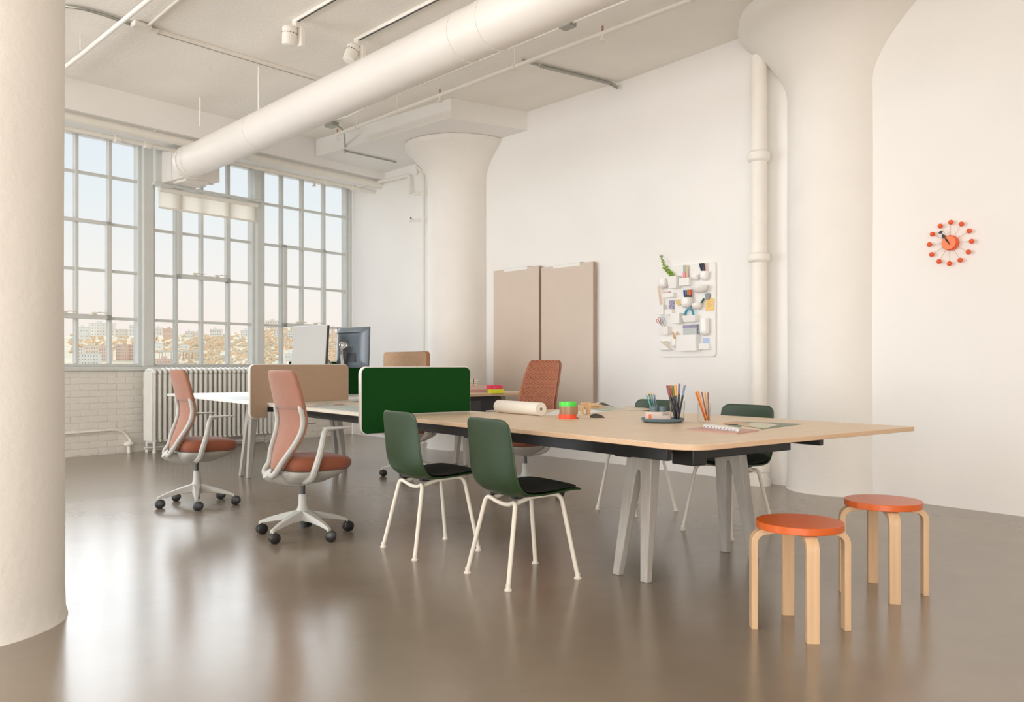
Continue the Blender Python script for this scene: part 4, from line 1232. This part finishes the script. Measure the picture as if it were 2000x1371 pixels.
for k, (nm, c) in enumerate((('lowest', (.70, .56, .42)), ('middle', (.72, .60, .45)), ('topmost', (.68, .55, .42)))):
    b_ = thing('book', 'cream book with dark spine line, %s of the three on the pink box' % nm, 'book', (fc.x - .09, fc.y, bz + .0715 + k * .0235), .1 + .03 * k, 'cream books on the smaller table')
    MB().box((-.10, -.08, .002), (.098, .078, .020)).build('pages', cm('page_cream', (.74, .66, .54)), b_)
    MB().box((-.102, -.082, 0), (.10, .08, .002)).box((-.102, -.082, .020), (.10, .08, .0225)).build('cover', cm('cover_%d' % k, tuple(v * .6 for v in c)), b_)
    MB().box((.05, -.0835, 0), (.058, -.0805, .0225)).build('band', cm('band_teal', (.05, .14, .12)), b_)
# block model
bk_ = thing('wooden_blocks_house', 'little beech block tower with an arched opening beside the tape stack', 'toy block', tp_(1144, 809), TA * .4)
MB().box((-.028, 0, 0), (-.010, .03, .030)).build('post_block', M_block, bk_, bevel=.001)
MB().box((.010, 0, 0), (.034, .03, .022)).build('post_block', M_block, bk_, bevel=.001)
arch = [(-.030, .030), (.012, .030), (.012, .062), (-.030, .062)]
pa = [(-.009 + .010 * math.cos(a), .031 + .016 * math.sin(a)) for a in [PI * q / 8 for q in range(9)]]
pts = [(-.030, .030), (-.030, .062), (.012, .062), (.012, .030)] + [(p[0], p[1]) for p in pa]
n = len(pts)
m = MB(); m.add([(p[0], 0, p[1]) for p in pts] + [(p[0], .03, p[1]) for p in pts], [tuple(range(n)), tuple(range(2 * n - 1, n - 1, -1))] + [(i, (i + 1) % n, n + (i + 1) % n, n + i) for i in range(n)])
m.build('arch_block', M_block, bk_)
MB().box((.013, 0, .022), (.036, .03, .078)).build('tower_block', M_block, bk_, bevel=.001)
MB().box((-.026, .002, .0625), (.012, .028, .078)).build('roof_block', M_block, bk_, bevel=.001)
def block(label, px, py, size, rz, z=TZ, grp='loose wooden blocks'):
    g = tp_(px, py); g.y += .02
    flat_box('wooden_block', label, 'toy block', g, size, rz, M_block, z, grp, .001)
block('small upright beech block between the tape stack and the arch', 1133, 803, (.02, .03, .045), .2)
block('long low beech block farther back on the papers', 1166, 798.5, (.10, .03, .022), -.15, TZ + .0012)
block('shorter beech block lying on the long one', 1160, 799, (.075, .028, .020), -.12, TZ + .0232)
# computer mouse
ms = tp_(1168, 816)
m = MB(); g = []
for i in range(9):
    u_ = i / 8; row = []
    for j in range(9):
        w_ = -1 + 2 * j / 8
        hgt = .030 * math.sin(PI * min(1, u_ * .9 + .1)) ** .6 * (1 - abs(w_) ** 3) * (1 - .45 * u_)
        row.append((-.045 + .09 * u_, w_ * .028 * (math.sin(PI * (u_ * .86 + .07)) ** .35), max(0, hgt)))
    g.append(row)
m.sheet(g); o = m.build('computer_mouse', cm('mouse_brown', (.05, .045, .035), .35), loc=(ms.x, ms.y + .02, TZ + .001), rz=.1, solid=.002, soff=1)
tag(o, 'small dark computer mouse lying in front of the wooden blocks', 'mouse')
# pattern papers
def paper(name, label, pts, m, lift=.001, th=.0012, cat='paper', group=None, curl=None):
    P = [tp_(*p) for p in pts]; c = sum(P, Vector()) / len(P)
    o = MB().prism([(p.x - c.x, p.y - c.y) for p in P], 0, th).build(name, m, loc=(c.x, c.y, TZ + lift), smooth=False)
    return tag(o, label, cat, group)
paper('paper_sheet', 'large white sheet under the tapes and blocks on the long table', [(1058, 811.5), (1128, 810.5), (1212, 800.5), (1165, 797.5), (1084, 802)], M_wsheet, .0003, .0007, group='papers by the wooden blocks')
paper('paper_sheet', 'pale green sheet behind the mouse', [(1178, 803), (1222, 799), (1190, 796), (1150, 799)], cm('pale_green_paper', (.50, .57, .48)), .0030, .0010, group='papers by the wooden blocks')
paper('paper_sheet', 'cream sheet lying towards the pencil tray', [(1195, 803), (1282, 800.5), (1246, 795), (1180, 797)], cm('cream_paper', (.76, .66, .53)), .0010, .0010, group='papers by the wooden blocks')
# curled sheet
cu = tp_(1198, 797); g = []
for i in range(13):
    u_ = i / 12; row = []
    for j in range(5):
        w_ = j / 4
        row.append((u_ * .30 - .12, w_ * .16, .004 + .040 * math.exp(-((u_ - .12) / .22) ** 2) * (1 - .35 * w_)))
    g.append(row)
o = MB().sheet(g).build('curled_paper', cm('tracing_paper', (.72, .71, .66)), loc=(cu.x, cu.y + .05, TZ), rz=.3, solid=.0008)
tag(o, 'curled sheet of tracing paper on the far edge of the long table', 'paper')
# tray set
tc_ = tp_(1300, 826.5); tc_.y += .09; tc_.z = TZ
ty = thing('desk_tray', 'round slate blue tray holding pots on the long table', 'tray', tc_, 0)
MB().lathe([(.001, 0), (.100, 0), (.118, .008), (.124, .018), (.125, .024), (.121, .024), (.112, .010), (.098, .005), (.001, .005)], 64).build('tray_dish', cm('slate_blue', (.13, .19, .22), .45), ty)
bxx = thing('pencil_box', 'pale pink open box with rounded ends on the tray', 'box', (tc_.x - .025, tc_.y + .0, TZ + .0055), 0)
P = rrect(-.075, -.045, .070, .045, .03, 6); n = len(P); Pi_ = rrect(-.072, -.042, .067, .042, .027, 6)
m = MB(); m.add([(p[0], p[1], 0) for p in P] + [(p[0], p[1], .056) for p in P] + [(p[0], p[1], .056) for p in Pi_] + [(p[0], p[1], .004) for p in Pi_],
                [tuple(range(n - 1, -1, -1)), tuple(range(3 * n, 4 * n))] + [(i + k * n, (i + 1) % n + k * n, (i + 1) % n + (k + 1) * n, i + (k + 1) * n) for k in range(3) for i in range(n)])
m.build('box_body', cm('pale_pink', (.70, .60, .55), .5), bxx)
for k in range(7):
    a_ = k * .9
    MB().tube(smooth_path([(.015 + .006 * k, -.0465, .055), (.018 + .006 * k, -.0475, .035 + .004 * (k % 3)), (.024 + .005 * k, -.0475, .046)], 4), .0012, 5).build('paper_clip', M_steel, bxx)
cp = thing('pencil_cup', 'slate blue double cup with coloured pencils on the tray', 'cup', (tc_.x - .030, tc_.y + .002, TZ + .012), 0)
for xx in (-.022, .026):
    MB().lathe([(.022, 0), (.024, .002), (.025, .078), (.022, .078), (.021, .006)], 24).build('cup_tube', cm('slate_cup', (.10, .155, .18), .4), cp, loc=(xx, 0, 0))
GP = 'pencils on the long table'
wtip = cm('pencil_wood', (.70, .48, .30))
pc = [('turquoise', (.08, .42, .38)), ('teal', (.02, .17, .18)), ('grey', (.20, .23, .24)), ('steel blue', (.10, .16, .28)), ('dark blue', (.03, .08, .20)), ('dark green', (.02, .12, .04)), ('bright green', (.05, .25, .02)), ('deep teal', (.02, .12, .13))]
for k, (nm, c) in enumerate(pc):
    bx_, by_ = cp.location.x - .026 + .0065 * (k % 4) , cp.location.y - .008 + .008 * (k // 4)
    stick('pencil', '%s pencil leaning left in the slate blue cup' % nm, 'pencil', (bx_ + .01, by_, TZ + .022), (bx_ - .042 + .0105 * (k % 4) * .9, by_ + .002 * k, TZ + .168 + .003 * ((k * 3) % 4)), .0036, cm('pc_' + nm.replace(' ', '_'), c, .4), GP, 'pencil', wtip, .013)
o = MB().tube([(0, 0, 0), (0, 0, .036)], .007, 12).build('highlighter_pen', cm('orange_plastic', (.90, .16, .03), .35), loc=(tc_.x - .085, tc_.y - .060, TZ + .0125))
tag(o, 'small orange highlighter standing at the left of the tray', 'highlighter')
def tumbler(label, c, r, h):
    t = MB().lathe([(.001, 0), (r * .86, 0), (r * .88, .004), (r, h), (r - .0025, h), (r * .86 - .001, .010), (.001, .009)], 40).build('glass_tumbler', M_tumbler, loc=c)
    return tag(t, label, 'glass', 'glass tumblers on the long table')
ga = Vector((tc_.x + .085, tc_.y - .0, TZ + .0055))
tumbler('clear glass tumbler full of black barrelled markers on the tray', ga, .044, .118)
mk = [('plum red', (.26, .05, .07), -.060, .212), ('rust orange', (.50, .13, .03), -.044, .213), ('olive green', (.17, .21, .04), -.027, .212), ('amber', (.72, .33, .02), -.012, .216), ('grey violet', (.19, .15, .24), .012, .222), ('dusty blue', (.22, .30, .42), .044, .215), ('brown', (.22, .08, .04), -.052, .205)]
for k, (nm, c, dx, hz) in enumerate(mk):
    x0 = ga.x - .014 + .007 * k * .6; y0 = ga.y - .012 + .008 * (k % 3)
    stick('brush_marker', '%s capped marker in the left glass tumbler' % nm, 'pen', (x0, y0, TZ + .017), (ga.x + dx, ga.y + .004 * (k % 3), TZ + hz), .0068, cm('bm_' + nm.replace(' ', '_'), c, .4), 'markers in the tumbler', 'marker', None, .062)
for k in range(4):
    o = MB().tube([(0, 0, 0), (.035, .01, .004)], .003, 6).build('wood_shaving', cm('shaving', (.72, .50, .36)), loc=(tc_.x + .05 + .012 * k, tc_.y - .085 + .012 * (k % 2), TZ + .0115), rz=.6 * k)
    tag(o, 'short peach chalk stub on the tray beside the tumbler', 'chalk', 'chalk stubs on the tray')
gb = tp_(1379, 826.5); gb.y += .05; gb = Vector((gb.x, gb.y, TZ))
tumbler('clear glass tumbler of orange and red pencils beside the tray', gb, .038, .112)
pc2 = [('rust', (.45, .09, .02), -.052, .185), ('orange', (.80, .22, .02), -.046, .19), ('dark orange', (.62, .15, .02), -.038, .188), ('amber', (.85, .40, .03), -.030, .186), ('light orange', (.85, .30, .03), -.041, .184), ('maroon', (.20, .02, .02), -.014, .187), ('sand', (.66, .48, .20), .004, .178), ('mustard', (.60, .42, .10), .010, .18), ('wine red', (.25, .03, .03), .022, .187)]
for k, (nm, c, dx, hz) in enumerate(pc2):
    stick('pencil', '%s pencil in the right glass tumbler' % nm, 'pencil', (gb.x + .006 + .0025 * k, gb.y - .01 + .006 * (k % 4), TZ + .013), (gb.x + dx, gb.y + .005 * (k % 4), TZ + hz), .0036, cm('pd_' + nm.replace(' ', '_'), c, .4), GP, 'pencil', wtip, .013)
# notebooks
paper('notebook', 'closed dusty pink notebook under the striped pad', [(1341, 840), (1441, 848.5), (1482, 842), (1384, 834)], cm('dusty_rose', (.56, .33, .28)), 0, .006, 'notebook')
paper('striped_pad', 'white pad with blue diagonal stripes on the pink notebook', [(1374, 836.5), (1442, 845.5), (1446, 842.5), (1378, 833.5)], M_wsheet, .0062, .012, 'notebook')
sp2 = bpy.data.objects['striped_pad']
a = tp_(1374, 836.5); b = tp_(1442, 845.5); dv = b - a
for k in range(10):
    q = a + dv * ((k + .2) / 10.5) + Vector((dv.y, -dv.x, 0)).normalized() * .0012
    o = MB().add([(0, 0, .002), (.009, .0, .002), (.018, 0, .0085), (.009, 0, .0085), (0, -.0006, .002), (.009, -.0006, .002), (.018, -.0006, .0085), (.009, -.0006, .0085)],
                 [(0, 1, 2, 3), (7, 6, 5, 4), (0, 4, 5, 1), (1, 5, 6, 2), (2, 6, 7, 3), (3, 7, 4, 0)]).build('stripe', cm('stripe_blue', (.16, .22, .42)), sp2, loc=Vector((q.x, q.y, TZ + .0062)) - sp2.location, rz=math.atan2(dv.y, dv.x))
paper('paper_sheet', 'sage green card lying flat near the far table corner', [(1488, 839), (1568, 828.5), (1500, 825.5), (1445, 824)], cm('sage_card', (.20, .25, .17)), .0003, .0015, group='cards near the table corner')
paper('paper_sheet', 'off-white card on top of the sage one', [(1494, 838), (1520, 830), (1478, 826), (1440, 830.5)], cm('offwhite_card', (.68, .66, .54)), .0022, .0015, group='cards near the table corner')
paper('paper_sheet', 'tan kraft card beside the off-white one', [(1418, 829.5), (1463, 831.5), (1462, 828.5), (1440, 825.5), (1412, 828)], cm('kraft_card', (.55, .36, .20)), .004, .004, group='cards near the table corner')
paper('paper_sheet', 'small sage strip under the cream card left of the kraft one', [(1420, 834), (1446, 835.5), (1448, 831), (1424, 830)], cm('sage_card', (.20, .25, .17)), .0003, .001, group='cards near the table corner')
# desk mats
paper('desk_mat', 'grey green desk mat on the table between the green and beige screens', [(598, 794.5), (700, 805.5), (730, 799), (640, 787)], cm('mat_grey', (.42, .45, .42)), .0002, .003, 'desk mat')
paper('desk_mat', 'pale desk mat on the white table end behind the beige screen', [(432, 777.5), (500, 784), (540, 779), (470, 774)], cm('mat_pale', (.60, .65, .68)), .0002, .003, 'desk mat')
lf = thing('dried_leaf', 'dried pinkish leaf lying by the foot of the beige screen', 'leaf', tp_(652, 791.5) + Vector((0, 0, .002)))
for k in range(7):
    a_ = -1.2 + .4 * k
    MB().add([(0, 0, 0), (.05 * math.cos(a_) - .012, .05 * math.sin(a_), .006), (.10 * math.cos(a_), .10 * math.sin(a_), .002), (.05 * math.cos(a_) + .012, .05 * math.sin(a_), .004)], [(0, 1, 2, 3)]).build('leaflet', cm('leaf_pink', (.62, .38, .29)), lf, solid=.001)

# ================================================================== OUTSIDE
def far(px, py, D): return Vector(((px - 1000) / F * D, D, HC + (712 - py) / F * D))
M_hill = mat('autumn_ground', (.93, .76, .54), .95, col2=(.80, .68, .48), nscale=.05, bump=.0)
hg = []
prof = {120: 655, 200: 655, 300: 656, 380: 655, 440: 655, 500: 648, 560: 640, 640: 650, 760: 655, 900: 665}
def prof_y(px):
    ks = sorted(prof); 
    if px <= ks[0]: return prof[ks[0]]
    for i in range(len(ks) - 1):
        if ks[i] <= px <= ks[i + 1]:
            t_ = (px - ks[i]) / (ks[i + 1] - ks[i]); return prof[ks[i]] * (1 - t_) + prof[ks[i + 1]] * t_
    return prof[ks[-1]]
for i in range(60):
    px = -200 + 1100 * i / 59; row = []
    for j in range(16):
        t_ = j / 15
        D = 250 + 130 * t_
        yt = prof_y(px) + 3 * math.sin(px * .05)
        py = 716 + (yt - 716) * (t_ ** .8) + random.uniform(-1.2, 1.2)
        row.append(far(px, py, D))
    hg.append(row)
# far side falls away so the hill keeps thickness
for row in hg:
    e_ = row[-1]; row.append(Vector((e_.x * 1.1, e_.y * 1.1, e_.z - 8)))
hill = MB().sheet(hg).build('hill', M_hill, kind='structure')
MB().box((-420, 60, -14), (60, 252, -13)).build('river', mat('river_water', (.75, .75, .72), .15), kind='structure')
pal = [(.97, .70, .46)]
wm = []
for k, c in enumerate(pal):
    wm.append(mat('autumn_trees', c, .95, col2=(.72, .62, .45), nscale=.16))
woods = [MB() for _ in pal]
def blob(m, c, r):
    o = len(m.v)
    m.sphere(c, r, 6, None, .8)
    for i in range(o, len(m.v)):
        x, y, z = m.v[i]; m.v[i] = (x + random.uniform(-.25, .25) * r, y, z + random.uniform(-.25, .25) * r)
for k in range(2200):
    px = random.uniform(135, 720); t_ = random.random() ** .8
    if (px < 347 or 553 < px < 577) and t_ < .35: continue
    D = 252 + 125 * t_
    py = 714 + (prof_y(px) - 714) * (t_ ** .8) - 1
    if px < 330 and random.random() < .45: continue
    c = far(px, py, D)
    blob(random.choice(woods), c, random.uniform(.4, .95))
for k, m in enumerate(woods):
    o = m.build('woods', wm[k], kind='stuff', smooth=False)
    o['label'] = 'orange and olive autumn trees covering the hillside outside the windows'
    o['category'] = 'trees'
M_bwin = mat('distant_window', (.55, .48, .42), .4)
cols = [(.99, .95, .88), (.98, .90, .79), (.95, .76, .63), (.99, .97, .92), (.94, .83, .70), (.93, .70, .58)]
def building(px0, px1, py0, py1, D, c, lab, rows, colsn):
    a_ = far(px0, py1, D); b_ = far(px1, py0, D)
    t = thing('building', lab, 'building', (a_.x, a_.y, a_.z))
    w, h = b_.x - a_.x, b_.z - a_.z; dep = 2.0
    mm = mat('facade_%d' % c, cols[c], .9, noise=.06, nscale=.4)
    MB().box((0, 0, 0), (w, dep, h)).build('wall', mm, t, smooth=False)
    MB().box((-.1, -.1, h), (w + .1, dep + .1, h + .25)).build('roof', mat('roof_%d' % c, tuple(v * .85 for v in cols[c]), .9), t, smooth=False)
    if random.random() < .6: MB().box((w * .3, dep * .3, h + .25), (w * .5, dep * .6, h + 1.0)).build('roof_hut', mm, t, smooth=False)
    wo = None
    for i in range(colsn):
        for j in range(rows):
            if wo is None:
                o = wo = MB().box((-.16, -.06, -.22), (.16, .02, .22)).build('window', M_bwin, t, smooth=False)
            else:
                o = wo.copy(); COL.objects.link(o); o.parent = t
            o.location = (w * (i + .5) / colsn, 0, h * (j + .5) / rows)
            o.scale = (min(1, w / colsn / .75), 1, min(1, h / rows / .9))
B = [(150, 172, 640, 662, 330, 3, 'low white house with dark roofline at the hill top, first window', 2, 4),
     (172, 222, 632, 656, 335, 0, 'long white block with rows of small windows on the hill top', 4, 9),
     (225, 250, 644, 656, 332, 1, 'cream block with gabled top beside the second bar', 2, 4),
     (252, 273, 636, 656, 330, 3, 'tall pale block at the right of the first window', 3, 4),
     (146, 162, 680, 711, 262, 1, 'beige riverside block behind the first window bar', 5, 3),
     (158, 192, 692, 712, 256, 0, 'white riverside block with dark windows', 3, 6),
     (162, 192, 676, 691, 270, 4, 'tan terrace above the white riverside block', 2, 6),
     (193, 215, 680, 711, 266, 2, 'brick and cream apartment block on the riverside', 5, 5),
     (226, 247, 674, 704, 268, 5, 'red brick apartment block by the river', 5, 5),
     (252, 273, 674, 704, 270, 2, 'pink brick apartment block right of the red one', 5, 5),
     (300, 316, 641, 655, 335, 0, 'small white house at the hill crest, middle window', 2, 3),
     (318, 344, 643, 660, 332, 5, 'brown roofed hall on the hill crest', 2, 5),
     (300, 314, 672, 684, 285, 3, 'white cabin on the slope below the crest', 1, 3),
     (300, 344, 702, 712, 255, 5, 'low red shed on the river bank', 1, 8),
     (362, 376, 648, 660, 330, 0, 'white house among trees in the second pane', 2, 3),
     (378, 392, 650, 658, 330, 1, 'small cream house right of the white one', 1, 3),
     (352, 366, 674, 682, 290, 3, 'white hut above the long canopy', 1, 3),
     (410, 432, 644, 656, 330, 3, 'wide white villa below the crest, third pane', 2, 5),
     (470, 492, 646, 656, 332, 3, 'white villa at the crest of the fourth pane', 2, 5),
     (518, 550, 627, 642, 345, 1, 'tall tan block at the highest crest', 3, 7),
     (534, 550, 644, 658, 325, 0, 'pale tower block below the highest crest', 3, 3),
     (560, 572, 646, 660, 328, 3, 'white block beside the left monitor', 3, 3),
     (646, 652, 640, 668, 325, 2, 'narrow brick tower seen between the monitors', 5, 1),
     (556, 574, 692, 711, 262, 3, 'white boathouse behind the beige screen', 2, 3)]
for b_ in B: building(*b_)
cv = thing('pier_canopy', 'long flat canopy on thin posts on the far river bank', 'canopy', far(310, 702, 258))
wv = (389 - 310) / F * 258
MB().box((0, 0, 2.2), (wv, 3, 2.6)).build('roof', mat('canopy_roof', (.78, .74, .62), .8), cv, smooth=False)
for k in range(14):
    MB().box((wv * k / 13.5, .1, 0), (wv * k / 13.5 + .12, .3, 2.2)).build('post', mat('canopy_post', (.45, .40, .34), .8), cv, smooth=False)
